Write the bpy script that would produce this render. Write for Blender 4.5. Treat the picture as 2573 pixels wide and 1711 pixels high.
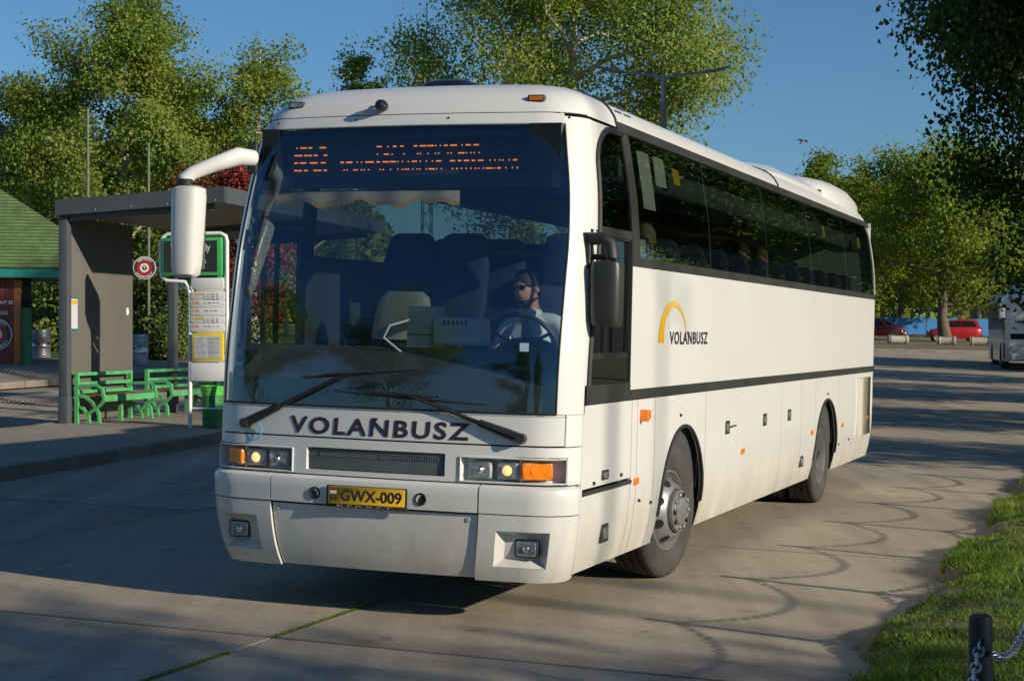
import bpy, bmesh, math, random
import numpy as np
from mathutils import Matrix, Vector

# ------------------------------------------------------------------ camera, sky, sun, exposure
scene = bpy.context.scene
COL = scene.collection
for o in list(bpy.data.objects):
    bpy.data.objects.remove(o)
PW, PH = 2573.0, 1711.0            # photograph size in pixels
FPX, CAMH, PITCH = 4239.85, 1.7664, -0.0013
cam = bpy.data.cameras.new('camera')
cam.sensor_fit = 'HORIZONTAL'; cam.sensor_width = 36.0
cam.lens = FPX / PW * 36.0
cam.clip_start = 0.1; cam.clip_end = 3000
camo = bpy.data.objects.new('camera', cam); COL.objects.link(camo)
camo.location = (0, 0, CAMH); camo.rotation_euler = (math.pi / 2 + PITCH, 0, 0)
scene.camera = camo

SUN_AZ, SUN_EL = math.radians(123.5), math.radians(19)
world = bpy.data.worlds.new('World'); scene.world = world; world.use_nodes = True
wn = world.node_tree.nodes; wl = world.node_tree.links
wn.clear()
sky = wn.new('ShaderNodeTexSky'); sky.sky_type = 'NISHITA'; sky.sun_disc = False
sky.sun_elevation = SUN_EL; sky.sun_rotation = SUN_AZ
sky.altitude = 100; sky.air_density = 1.0; sky.dust_density = 0.35; sky.ozone_density = 3.0
bg = wn.new('ShaderNodeBackground'); bg.inputs['Strength'].default_value = 0.084
wo = wn.new('ShaderNodeOutputWorld')
wt = wn.new('ShaderNodeMix'); wt.data_type = 'RGBA'; wt.blend_type = 'MULTIPLY'; wt.inputs[0].default_value = 1.0; wt.inputs[7].default_value = (0.62, 0.90, 1.12, 1)   # cool white balance
wl.new(sky.outputs['Color'], wt.inputs[6]); wl.new(wt.outputs[2], bg.inputs['Color']); wl.new(bg.outputs['Background'], wo.inputs['Surface'])
sl = bpy.data.lights.new('sun', 'SUN'); sl.energy = 5.0; sl.angle = math.radians(0.55); sl.color = (1.0, 0.885, 0.71)
so = bpy.data.objects.new('sun', sl); COL.objects.link(so)
SUN_DIR = Vector((math.sin(SUN_AZ) * math.cos(SUN_EL), math.cos(SUN_AZ) * math.cos(SUN_EL), math.sin(SUN_EL)))
so.rotation_euler = SUN_DIR.to_track_quat('Z', 'Y').to_euler(); so.location = (30, -20, 30)
vs = scene.view_settings
vs.view_transform = 'Standard'; vs.look = 'None'; vs.gamma = 1.0; vs.use_curve_mapping = False
vs.exposure = 0.0
scene.render.engine = 'CYCLES'
cy = scene.cycles
cy.use_denoising = True
cy.max_bounces = 7; cy.diffuse_bounces = 3; cy.glossy_bounces = 3; cy.transmission_bounces = 4; cy.transparent_max_bounces = 12
cy.caustics_reflective = False; cy.caustics_refractive = False
cy.sample_clamp_indirect = 6.0

# ------------------------------------------------------------------ site geometry: terrain and the coach's road frame
BX, BY, TH = -0.8978, 10.4445, 0.3628
SL = 0.0229
sT, cT = math.sin(TH), math.cos(TH)
def lat(X, Y): return (X - BX) * cT - (Y - BY) * sT
def lon(X, Y): return -((X - BX) * sT + (Y - BY) * cT)
def unll(la, lo): return (BX - lo * sT + la * cT, BY - lo * cT - la * sT)
def T(X, Y):
    l = min(max(lat(X, Y), -45.0), 6.0)
    r = max(0.0, min(Y, 150.0) - 30.0)
    return -SL * (l - 1.2) + (0.0175 * r * r / (r + 6.0) if r > 0 else 0.0)
def pray(u, v):
    a = (u - PW / 2) / FPX; b = -(v - PH / 2) / FPX
    c, s = math.cos(PITCH), math.sin(PITCH)
    return (a, c - b * s, s + b * c)
def Yat(u, v, Y):                       # photo pixel -> point at depth Y
    d = pray(u, v); t = Y / d[1]
    return (d[0] * t, Y, CAMH + d[2] * t)

# ------------------------------------------------------------------ object helpers
def tag(o, label=None, cat=None, group=None, kind=None):
    if label: o['label'] = label
    if cat: o['category'] = cat
    if group: o['group'] = group
    if kind: o['kind'] = kind
    return o
def link(o, parent=None):
    COL.objects.link(o)
    if parent is not None: o.parent = parent
    return o
def empty(name, loc=(0, 0, 0), rz=0.0, label=None, cat=None, group=None):
    o = bpy.data.objects.new(name, None); o.empty_display_size = 0.2
    COL.objects.link(o); o.location = loc; o.rotation_euler = (0, 0, rz)
    return tag(o, label, cat, group)
def copy_tree(o, parent=None):
    c = o.copy(); COL.objects.link(c); c.parent = parent
    for ch in list(o.children): copy_tree(ch, c)
    return c

class MB:
    def __init__(s): s.v = []; s.f = []; s.m = []; s.mi = 0
    def quad(s, a, b, c, d):
        n = len(s.v); s.v += [tuple(a), tuple(b), tuple(c), tuple(d)]; s.f.append((n, n + 1, n + 2, n + 3)); s.m.append(s.mi); return s
    def poly(s, pts):
        n = len(s.v); s.v += [tuple(p) for p in pts]; s.f.append(tuple(range(n, n + len(pts)))); s.m.append(s.mi); return s
    def box(s, x0, x1, y0, y1, z0, z1):
        n = len(s.v)
        s.v += [(x0, y0, z0), (x1, y0, z0), (x1, y1, z0), (x0, y1, z0), (x0, y0, z1), (x1, y0, z1), (x1, y1, z1), (x0, y1, z1)]
        for f in ((3, 2, 1, 0), (4, 5, 6, 7), (0, 1, 5, 4), (1, 2, 6, 5), (2, 3, 7, 6), (3, 0, 4, 7)):
            s.f.append(tuple(n + i for i in f)); s.m.append(s.mi)
        return s
    def rbox(s, x0, x1, y0, y1, z0, z1, r=0.02, axis=2, seg=3):      # box with rounded edges along one axis
        a0, a1, b0, b1, c0, c1 = [(y0, y1, z0, z1, x0, x1), (x0, x1, z0, z1, y0, y1), (x0, x1, y0, y1, z0, z1)][axis]
        pts = []
        for (ca, cb, st) in ((a1 - r, b1 - r, 0), (a0 + r, b1 - r, 1), (a0 + r, b0 + r, 2), (a1 - r, b0 + r, 3)):
            for k in range(seg + 1):
                t = (st + k / seg) * math.pi / 2
                pts.append((ca + r * math.cos(t), cb + r * math.sin(t)))
        def P(p, c):
            return [(c, p[0], p[1]), (p[0], c, p[1]), (p[0], p[1], c)][axis]
        e = min(r * 0.4, (c1 - c0) * 0.2)
        rings = []
        for (c, sh) in ((c0, e), (c0 + e, 0), (c1 - e, 0), (c1, e)):
            am, bm = (a0 + a1) / 2, (b0 + b1) / 2
            fa = 1 - sh / max(1e-6, (a1 - a0) / 2); fb = 1 - sh / max(1e-6, (b1 - b0) / 2)
            rings.append([P((am + (p[0] - am) * fa, bm + (p[1] - bm) * fb), c) for p in pts])
        s.loft(rings, closed=True, cap=True); return s
    def loft(s, rings, closed=True, cap=False):
        n0 = len(s.v); L = len(rings[0])
        for r in rings: s.v += [tuple(p) for p in r]
        for i in range(len(rings) - 1):
            for j in range(L if closed else L - 1):
                a = n0 + i * L + j; b = n0 + i * L + (j + 1) % L
                s.f.append((a, b, b + L, a + L)); s.m.append(s.mi)
        if cap:
            s.f.append(tuple(n0 + j for j in reversed(range(L)))); s.m.append(s.mi)
            k = n0 + (len(rings) - 1) * L
            s.f.append(tuple(k + j for j in range(L))); s.m.append(s.mi)
        return s
    def tube(s, pts, r, n=8, cap=True, flat=None):     # r: radius or list; flat=(w,h) gives a rectangular bar
        P = [Vector(p) for p in pts]; R = r if isinstance(r, (list, tuple)) else [r] * len(P)
        rings = []; up = None
        for i, p in enumerate(P):
            d = (P[min(i + 1, len(P) - 1)] - P[max(i - 1, 0)])
            d = d.normalized() if d.length > 1e-9 else Vector((0, 0, 1))
            if up is None:
                up = Vector((0, 0, 1)) if abs(d.z) < 0.95 else Vector((1, 0, 0))
            a = d.cross(up).normalized(); b = a.cross(d).normalized(); up = b
            if flat:
                w, h = flat; sc = 1.0
                if 0 < i < len(P) - 1:
                    c = (P[i + 1] - p).normalized().dot((p - P[i - 1]).normalized()); sc = 1 / max(0.5, math.sqrt((1 + c) / 2))
                rings.append([p + a * (w / 2) + b * (h / 2) * sc, p - a * (w / 2) + b * (h / 2) * sc, p - a * (w / 2) - b * (h / 2) * sc, p + a * (w / 2) - b * (h / 2) * sc])
            else:
                rings.append([p + (a * math.cos(2 * math.pi * k / n) + b * math.sin(2 * math.pi * k / n)) * R[i] for k in range(n)])
        return s.loft(rings, True, cap)
    def cyl(s, p0, p1, r0, r1=None, n=16, cap=True):
        return s.tube([p0, p1], [r0, r0 if r1 is None else r1], n, cap)
    def lathe(s, prof, axis='z', n=24, c=(0, 0, 0), closed=False):    # prof: (radius, height)
        rings = []
        for (r, h) in prof:
            ring = []
            for k in range(n):
                t = 2 * math.pi * k / n; a, b = r * math.cos(t), r * math.sin(t)
                p = {'z': (a, b, h), 'y': (a, h, -b), 'x': (h, a, b)}[axis]
                ring.append((p[0] + c[0], p[1] + c[1], p[2] + c[2]))
            rings.append(ring)
        return s.loft(rings, True, False)
    def disc(s, c, r, axis='z', n=20, sy=1.0):
        pts = []
        for k in range(n):
            t = 2 * math.pi * k / n; a, b = r * math.cos(t), r * sy * math.sin(t)
            p = {'z': (a, b, 0), 'y': (a, 0, -b), 'x': (0, a, b)}[axis]
            pts.append((p[0] + c[0], p[1] + c[1], p[2] + c[2]))
        return s.poly(pts)
    def build(s, name, mat, parent=None, smooth=True, angle=40, bevel=0.0, kind=None):
        me = bpy.data.meshes.new(name); me.from_pydata(s.v, [], s.f)
        mats = mat if isinstance(mat, (list, tuple)) else [mat]
        for mm in mats: me.materials.append(mm)
        if len(mats) > 1: me.polygons.foreach_set('material_index', s.m)
        bm = bmesh.new(); bm.from_mesh(me)
        bmesh.ops.remove_doubles(bm, verts=bm.verts, dist=1e-5)
        if bevel:
            es = [e for e in bm.edges if e.is_manifold and e.calc_face_angle(0) > math.radians(35)]
            bmesh.ops.bevel(bm, geom=es, offset=bevel, segments=2, profile=0.5, affect='EDGES', clamp_overlap=True)
        if smooth:
            lim = math.radians(angle)
            for e in bm.edges:
                if e.is_manifold and e.calc_face_angle(0) > lim: e.smooth = False
            for f in bm.faces: f.smooth = True
        bm.to_mesh(me); bm.free(); me.update()
        o = bpy.data.objects.new(name, me); link(o, parent)
        if kind: o['kind'] = kind
        return o

def mesh_np(name, verts, quads, mat, parent=None, smooth=False):
    me = bpy.data.meshes.new(name)
    verts = np.asarray(verts, np.float32); quads = np.asarray(quads, np.int32)
    k = quads.shape[1]
    me.vertices.add(len(verts)); me.vertices.foreach_set('co', verts.ravel())
    me.loops.add(quads.size); me.loops.foreach_set('vertex_index', quads.ravel())
    me.polygons.add(len(quads)); me.polygons.foreach_set('loop_start', np.arange(0, quads.size, k, dtype=np.int32))
    me.polygons.foreach_set('loop_total', np.full(len(quads), k, np.int32))
    if smooth: me.polygons.foreach_set('use_smooth', np.ones(len(quads), bool))
    me.update(calc_edges=True); me.materials.append(mat)
    o = bpy.data.objects.new(name, me); link(o, parent); return o

def text_polys(txt, size, bold=0.0, align='LEFT', shear=0.0, xs=1.0, space=1.0):
    cu = bpy.data.curves.new('t', 'FONT'); cu.body = txt; cu.size = size; cu.align_x = align; cu.offset = bold; cu.shear = shear; cu.space_character = space
    cu.resolution_u = 3; cu.fill_mode = 'FRONT'
    to = bpy.data.objects.new('t', cu); COL.objects.link(to)
    dg = bpy.context.evaluated_depsgraph_get(); dg.update()
    me = bpy.data.meshes.new_from_object(to.evaluated_get(dg))
    v = [(p.co.x * xs, p.co.y) for p in me.vertices]; f = [tuple(p.vertices) for p in me.polygons]
    bpy.data.objects.remove(to); bpy.data.curves.remove(cu); bpy.data.meshes.remove(me)
    return v, f
def text_obj(name, txt, size, fn, mat, parent, bold=0.0, align='LEFT', shear=0.0, xs=1.0, fit=None, space=1.0):
    v, f = text_polys(txt, size, bold, align, shear, xs, space)
    if fit:                                             # fit=(x0,x1,y0,y1)
        ax = [p[0] for p in v]; ay = [p[1] for p in v]
        v = [(fit[0] + (p[0] - min(ax)) / (max(ax) - min(ax)) * (fit[1] - fit[0]), fit[2] + (p[1] - min(ay)) / (max(ay) - min(ay)) * (fit[3] - fit[2])) for p in v]
    me = bpy.data.meshes.new(name); me.from_pydata([fn(x, y) for x, y in v], [], f); me.materials.append(mat); me.update()
    o = bpy.data.objects.new(name, me); return link(o, parent)

# ------------------------------------------------------------------ materials
def mat_base(name):
    m = bpy.data.materials.new(name); m.use_nodes = True
    return m, m.node_tree.nodes, m.node_tree.links, m.node_tree.nodes['Principled BSDF']
def noise(nd, ln, scale, detail=4, rough=0.55, coord='Object', sc=None, vec=None):
    n = nd.new('ShaderNodeTexNoise'); n.inputs['Scale'].default_value = scale; n.inputs['Detail'].default_value = detail; n.inputs['Roughness'].default_value = rough
    if vec is None:
        tc = nd.new('ShaderNodeTexCoord'); src = tc.outputs[coord]
        if sc:
            mp = nd.new('ShaderNodeMapping'); mp.inputs['Scale'].default_value = sc; ln.new(src, mp.inputs['Vector']); src = mp.outputs['Vector']
    else: src = vec
    ln.new(src, n.inputs['Vector']); return n.outputs['Fac']
def ramp(nd, ln, fac, stops):
    r = nd.new('ShaderNodeValToRGB'); cr = r.color_ramp
    while len(cr.elements) < len(stops): cr.elements.new(0.5)
    for e, (p, c) in zip(cr.elements, stops):
        e.position = p; e.color = tuple(c) + ((1,) if len(c) == 3 else ())
    ln.new(fac, r.inputs['Fac']); return r.outputs['Color']
def mixc(nd, ln, fac, a, b, blend='MIX'):
    m = nd.new('ShaderNodeMix'); m.data_type = 'RGBA'; m.blend_type = blend
    for sock, val in ((m.inputs['Factor'], fac), (m.inputs['A'], a), (m.inputs['B'], b)):
        if hasattr(val, 'is_output'): ln.new(val, sock)
        elif isinstance(val, (int, float)): sock.default_value = val
        else: sock.default_value = tuple(val) + ((1,) if len(val) == 3 else ())
    # the colour sockets are the RGBA ones
    return m
def mixrgb(nd, ln, fac, a, b, blend='MIX'):
    m = nd.new('ShaderNodeMix'); m.data_type = 'RGBA'; m.blend_type = blend
    fs, As, Bs = m.inputs[0], m.inputs[6], m.inputs[7]
    for sock, val in ((fs, fac), (As, a), (Bs, b)):
        if hasattr(val, 'is_output'): ln.new(val, sock)
        elif isinstance(val, (int, float)): sock.default_value = val
        else: sock.default_value = tuple(val) + ((1,) if len(val) == 3 else ())
    return m.outputs[2]
def bump(nd, ln, bsdf, height, strength=0.3, dist=0.02):
    b = nd.new('ShaderNodeBump'); b.inputs['Strength'].default_value = strength; b.inputs['Distance'].default_value = dist
    ln.new(height, b.inputs['Height']); ln.new(b.outputs['Normal'], bsdf.inputs['Normal'])
def M_simple(name, col, rough=0.6, metal=0.0, var=0.12, scale=6.0, spec=0.5, coat=0.0, bumps=0.0):
    m, nd, ln, b = mat_base(name)
    f = noise(nd, ln, scale)
    c = ramp(nd, ln, f, [(0.3, [x * (1 - var) for x in col]), (0.7, [min(1, x * (1 + var)) for x in col])])
    ln.new(c, b.inputs['Base Color']); b.inputs['Roughness'].default_value = rough; b.inputs['Metallic'].default_value = metal
    b.inputs['Specular IOR Level'].default_value = spec; b.inputs['Coat Weight'].default_value = coat; b.inputs['Coat Roughness'].default_value = 0.08
    if bumps:
        bump(nd, ln, b, noise(nd, ln, scale * 8), bumps, 0.01)
    return m
def M_emit(name, col, strength):
    m, nd, ln, b = mat_base(name)
    b.inputs['Base Color'].default_value = (*col, 1); b.inputs['Emission Color'].default_value = (*col, 1); b.inputs['Emission Strength'].default_value = strength
    return m
def M_glass(name, tint, ior=1.5, rough=0.0, wav=0.0, refl=1.0, rc=(.82, .93, 1.0)):
    m, nd, ln, b = mat_base(name); nd.remove(b)
    out = nd['Material Output']
    tr = nd.new('ShaderNodeBsdfTransparent'); tr.inputs['Color'].default_value = (*tint, 1)
    gl = nd.new('ShaderNodeBsdfGlossy'); gl.inputs['Roughness'].default_value = rough; gl.inputs['Color'].default_value = (*rc, 1)
    fr = nd.new('ShaderNodeFresnel'); ge = nd.new('ShaderNodeNewGeometry'); mi_ = nd.new('ShaderNodeMix')
    mi_.inputs[2].default_value = ior; mi_.inputs[3].default_value = 1.0 / ior; ln.new(ge.outputs['Backfacing'], mi_.inputs[0]); ln.new(mi_.outputs[0], fr.inputs['IOR'])
    mx = nd.new('ShaderNodeMixShader')
    if wav:
        bp = nd.new('ShaderNodeBump'); bp.inputs['Strength'].default_value = wav; bp.inputs['Distance'].default_value = 0.02
        ln.new(noise(nd, ln, 1.6, 2), bp.inputs['Height'])
        ln.new(bp.outputs['Normal'], gl.inputs['Normal'])
    ln.new(fr.outputs['Fac'], mx.inputs[0]); ln.new(tr.outputs[0], mx.inputs[1]); ln.new(gl.outputs[0], mx.inputs[2])
    ln.new(mx.outputs[0], out.inputs['Surface']); return m
def M_leaf(name, c0, c1, c2, trans=0.35):
    m, nd, ln, b = mat_base(name)
    out = nd['Material Output']
    g = nd.new('ShaderNodeNewGeometry')
    f = noise(nd, ln, 0.55, 3)
    c = ramp(nd, ln, f, [(0.32, c0), (0.55, c1), (0.72, c2)])
    hs = nd.new('ShaderNodeHueSaturation'); ln.new(c, hs.inputs['Color'])
    mr = nd.new('ShaderNodeMapRange'); mr.inputs['To Min'].default_value = 0.75; mr.inputs['To Max'].default_value = 1.25
    ln.new(g.outputs['Random Per Island'], mr.inputs['Value']); ln.new(mr.outputs['Result'], hs.inputs['Value'])
    b.inputs['Roughness'].default_value = 0.55; b.inputs['Specular IOR Level'].default_value = 0.35
    ln.new(hs.outputs['Color'], b.inputs['Base Color'])
    t = nd.new('ShaderNodeBsdfTranslucent')
    ty = mixrgb(nd, ln, 1.0, hs.outputs['Color'], (1.25, 1.15, 0.5), 'MULTIPLY'); ln.new(ty, t.inputs['Color'])
    mx = nd.new('ShaderNodeMixShader'); mx.inputs[0].default_value = trans
    ln.new(b.outputs[0], mx.inputs[1]); ln.new(t.outputs[0], mx.inputs[2]); ln.new(mx.outputs[0], out.inputs['Surface'])
    return m
def M_ground(name, dark, light, scale=0.6, fine=60, rough=0.9, bumpk=0.25, patch=None, rnd=0.0):
    m, nd, ln, b = mat_base(name)
    big = noise(nd, ln, scale, 5, 0.6)
    c = ramp(nd, ln, big, [(0.3, dark), (0.7, light)])
    fn = noise(nd, ln, fine, 3, 0.7)
    c = mixrgb(nd, ln, 0.55, c, ramp(nd, ln, fn, [(0.3, (0.38, 0.38, 0.38)), (0.5, (0.5, 0.5, 0.5)), (0.7, (0.62, 0.62, 0.61))]), 'OVERLAY')
    if patch:
        p = noise(nd, ln, 2.2, 6, 0.65)
        pm = ramp(nd, ln, p, [(0.56, (0, 0, 0)), (0.68, (1, 1, 1))])
        c = mixrgb(nd, ln, pm, c, patch)
    if patch:
        vo_ = nd.new('ShaderNodeTexVoronoi'); vo_.feature = 'DISTANCE_TO_EDGE'; vo_.inputs['Scale'].default_value = 0.33
        tcc = nd.new('ShaderNodeTexCoord'); nz = nd.new('ShaderNodeTexNoise'); nz.inputs['Scale'].default_value = 1.1; nz.inputs['Detail'].default_value = 6
        ln.new(tcc.outputs['Object'], nz.inputs['Vector']); wv = nd.new('ShaderNodeMix'); wv.data_type = 'VECTOR'; wv.inputs[0].default_value = 0.35
        ln.new(tcc.outputs['Object'], wv.inputs[4]); ln.new(nz.outputs['Color'], wv.inputs[5]); ln.new(wv.outputs[1], vo_.inputs['Vector'])
        ck = ramp(nd, ln, vo_.outputs['Distance'], [(0.0, (1, 1, 1)), (0.0045, (0, 0, 0))])
        gate = ramp(nd, ln, noise(nd, ln, 0.4, 2), [(0.57, (0, 0, 0)), (0.66, (.8, .8, .8))])
        g2 = nd.new('ShaderNodeMath'); g2.operation = 'MULTIPLY'; ln.new(ck, g2.inputs[0]); ln.new(gate, g2.inputs[1])
        c = mixrgb(nd, ln, g2.outputs[0], c, (0.05, 0.042, 0.033))
        sp = ramp(nd, ln, noise(nd, ln, 26, 2, 0.5), [(0.70, (0, 0, 0)), (0.76, (.6, .6, .6))])
        c = mixrgb(nd, ln, sp, c, [x * 0.45 for x in patch])
        mp_ = nd.new('ShaderNodeMapping'); mp_.inputs['Rotation'].default_value = (0, 0, 0.3628); mp_.inputs['Scale'].default_value = (2.6, 0.10, 1)
        tcm = nd.new('ShaderNodeTexCoord'); ln.new(tcm.outputs['Object'], mp_.inputs['Vector'])
        tm = ramp(nd, ln, noise(nd, ln, 1.0, 5, 0.6, vec=mp_.outputs['Vector']), [(0.42, (0, 0, 0)), (0.70, (.55, .55, .55))])
        c = mixrgb(nd, ln, tm, c, [x * 0.72 for x in patch])
        lg = ramp(nd, ln, noise(nd, ln, 70, 1, 0.5), [(0.70, (0, 0, 0)), (0.78, (.5, .5, .5))])
        c = mixrgb(nd, ln, lg, c, (0.5, 0.46, 0.4))
        dr = ramp(nd, ln, noise(nd, ln, 3.1, 2, 0.4), [(0.71, (0, 0, 0)), (0.78, (.5, .5, .5))])
        c = mixrgb(nd, ln, dr, c, [x * 0.35 for x in patch])
    if rnd:
        oi = nd.new('ShaderNodeObjectInfo'); mr = nd.new('ShaderNodeMapRange')
        mr.inputs['To Min'].default_value = 1 - rnd; mr.inputs['To Max'].default_value = 1 + rnd
        ln.new(oi.outputs['Random'], mr.inputs['Value'])
        hs = nd.new('ShaderNodeHueSaturation'); ln.new(c, hs.inputs['Color']); ln.new(mr.outputs['Result'], hs.inputs['Value']); c = hs.outputs['Color']
    ln.new(c, b.inputs['Base Color']); b.inputs['Roughness'].default_value = rough; b.inputs['Specular IOR Level'].default_value = 0.25
    if bumpk: bump(nd, ln, b, fn, bumpk, 0.006)
    return m
def M_paint(name, col, dirt=None, dz=(0.3, 0.9), rough=0.22):
    m, nd, ln, b = mat_base(name)
    f = noise(nd, ln, 1.3, 5, 0.6)
    c = ramp(nd, ln, f, [(0.3, [x * 0.965 for x in col]), (0.7, col)])
    if dirt:
        tc = nd.new('ShaderNodeTexCoord'); sx = nd.new('ShaderNodeSeparateXYZ'); ln.new(tc.outputs['Object'], sx.inputs[0])
        mr = nd.new('ShaderNodeMapRange'); mr.inputs['From Min'].default_value = dz[0]; mr.inputs['From Max'].default_value = dz[1]
        mr.inputs['To Min'].default_value = 1; mr.inputs['To Max'].default_value = 0; mr.clamp = True
        ln.new(sx.outputs['Z'], mr.inputs['Value'])
        st = noise(nd, ln, 3.0, 6, 0.7, sc=(1.0, 1.0, 0.35))
        ma = nd.new('ShaderNodeMath'); ma.operation = 'MULTIPLY'; ln.new(mr.outputs['Result'], ma.inputs[0]); ln.new(ramp(nd, ln, st, [(.3, (.15, .15, .15)), (.75, (1, 1, 1))]), ma.inputs[1])
        sp = noise(nd, ln, 45, 4, 0.8)
        spm = ramp(nd, ln, sp, [(0.66, (0, 0, 0)), (0.74, (1, 1, 1))])
        c = mixrgb(nd, ln, ma.outputs[0], c, dirt)
        mm = nd.new('ShaderNodeMath'); mm.operation = 'MULTIPLY'; mm.inputs[1].default_value = 0.25; ln.new(spm, mm.inputs[0])
        c = mixrgb(nd, ln, mm.outputs[0], c, dirt)
    ln.new(c, b.inputs['Base Color']); b.inputs['Roughness'].default_value = rough
    b.inputs['Specular IOR Level'].default_value = 0.45
    bump(nd, ln, b, noise(nd, ln, 2.5, 2), 0.05, 0.02)
    return m

W_ = {}
W_['white'] = M_paint('white_coach_paint', (0.70, 0.70, 0.68), (0.42, 0.37, 0.29), (0.26, 0.95))
W_['roofwhite'] = M_paint('white_roof_paint', (0.70, 0.70, 0.68), None)
W_['black'] = M_simple('black_rubber', (0.018, 0.018, 0.02), 0.55, var=0.2)
W_['blackgloss'] = M_simple('black_gloss_trim', (0.012, 0.013, 0.016), 0.18)
W_['moulding'] = M_simple('dark_moulding', (0.035, 0.036, 0.034), 0.42, var=0.3, scale=3)
W_['dark'] = M_simple('dark_underbody', (0.012, 0.012, 0.012), 0.9)
W_['liner'] = M_simple('dark_interior_trim', (0.05, 0.052, 0.058), 0.8)
W_['tyre'] = M_simple('tyre_rubber', (0.055, 0.05, 0.045), 0.85, var=0.3, scale=5, bumps=0.2)
W_['rim'] = M_simple('painted_steel_rim', (0.30, 0.295, 0.29), 0.42, metal=0.6, var=0.2)
W_['chrome'] = M_simple('bright_metal', (0.65, 0.65, 0.66), 0.22, metal=1.0)
W_['amber'] = M_simple('amber_lens', (0.95, 0.22, 0.01), 0.15, var=0.2, scale=20, coat=0.6)
W_['lens'] = M_simple('clear_lamp_lens', (0.42, 0.46, 0.48), 0.12, metal=0.6, var=0.5, scale=22)
W_['lamplit'] = M_emit('lit_lamp_bulb', (1.0, 0.55, 0.22), 1.1)
W_['text'] = M_simple('dark_plum_lettering', (0.035, 0.022, 0.045), 0.4)
W_['plate'] = M_simple('yellow_plate', (0.72, 0.42, 0.012), 0.4, var=0.06)
W_['ws'] = M_glass('windscreen_glass', (0.70, 0.77, 0.80), 2.1, 0.0, rc=(.62, .84, 1.0))
W_['clear'] = M_glass('clear_side_glass', (0.80, 0.84, 0.82), 1.5, 0.0)
W_['sg'] = M_glass('tinted_side_glass', (0.40, 0.45, 0.41), 2.9, 0.0, wav=0.05, rc=(.9, 1.0, .92))
W_['seat'] = M_simple('navy_seat_fabric', (0.035, 0.05, 0.12), 0.9, var=0.3, scale=14)
W_['greyplastic'] = M_simple('grey_plastic', (0.10, 0.105, 0.11), 0.5); W_['dash'] = M_simple('dashboard_plastic', (0.04, 0.042, 0.045), 0.8)
W_['palegrey'] = M_simple('pale_grey_plastic', (0.42, 0.43, 0.42), 0.5)
W_['cream'] = M_simple('cream_cloth', (0.55, 0.47, 0.32), 0.8)
W_['gold'] = M_simple('gold_fringe', (0.55, 0.33, 0.08), 0.7)
W_['ledpanel'] = M_simple('led_panel_face', (0.05, 0.058, 0.07), 0.6, var=.3, scale=60)
W_['led'] = M_emit('orange_led', (1.0, 0.25, 0.02), 1.25)
W_['paper'] = M_simple('paper_sheet', (0.62, 0.66, 0.62), 0.8, var=0.05)
W_['yellow'] = M_simple('yellow_sticker', (0.75, 0.55, 0.03), 0.6)
W_['red'] = M_simple('red_bag', (0.35, 0.02, 0.03), 0.7)
W_['white_plain'] = M_simple('white_enamel', (0.75, 0.75, 0.73), 0.35, var=0.06)
W_['blue'] = M_simple('blue_cord', (0.05, 0.35, 0.75), 0.5)
# ------------------------------------------------------------------ ground, road slabs, kerbs, verge
rng = np.random.default_rng(7)
G_asph = M_ground('worn_asphalt', (0.24, 0.207, 0.165), (0.32, 0.275, 0.22), 0.35, 45)
G_slab = M_ground('worn_concrete_road', (0.335, 0.282, 0.213), (0.45, 0.38, 0.292), 0.45, 38, patch=(0.30, 0.252, 0.193), rnd=0.10)
G_joint = M_ground('dark_joint_filler', (0.02, 0.016, 0.012), (0.04, 0.03, 0.023), 2, 60)
G_pave = M_ground('grey_block_paving', (0.25, 0.22, 0.18), (0.33, 0.29, 0.235), 0.8, 30, rnd=0.05)
G_kerb = M_ground('old_kerb_stone', (0.17, 0.15, 0.125), (0.25, 0.22, 0.18), 1.5, 40, rnd=0.15)
G_soil = M_ground('verge_soil', (0.13, 0.108, 0.075), (0.21, 0.178, 0.13), 2.0, 50)
G_lawn = M_ground('park_lawn', (0.045, 0.085, 0.018), (0.085, 0.14, 0.03), 1.2, 40)

def terrain_sheet(name, xs, ys, dz, mat, zf=T):
    vs_, fs_ = [], []
    for y in ys:
        for x in xs: vs_.append((x, y, zf(x, y) + dz))
    nx = len(xs)
    for j in range(len(ys) - 1):
        for i in range(nx - 1):
            a = j * nx + i; fs_.append((a, a + 1, a + 1 + nx, a + nx))
    return mesh_np(name, vs_, fs_, mat, smooth=True)
xs = sorted(set([-900, -500, -250, -150, -100] + list(range(-70, 71, 3)) + [100, 150, 250, 500, 900]))
ys = sorted(set([-300, -150, -80] + list(range(-45, 160, 3)) + [180, 220, 300, 450, 700, 1200]))
g = terrain_sheet('ground', xs, ys, -0.055, G_asph); g['kind'] = 'structure'

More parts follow.
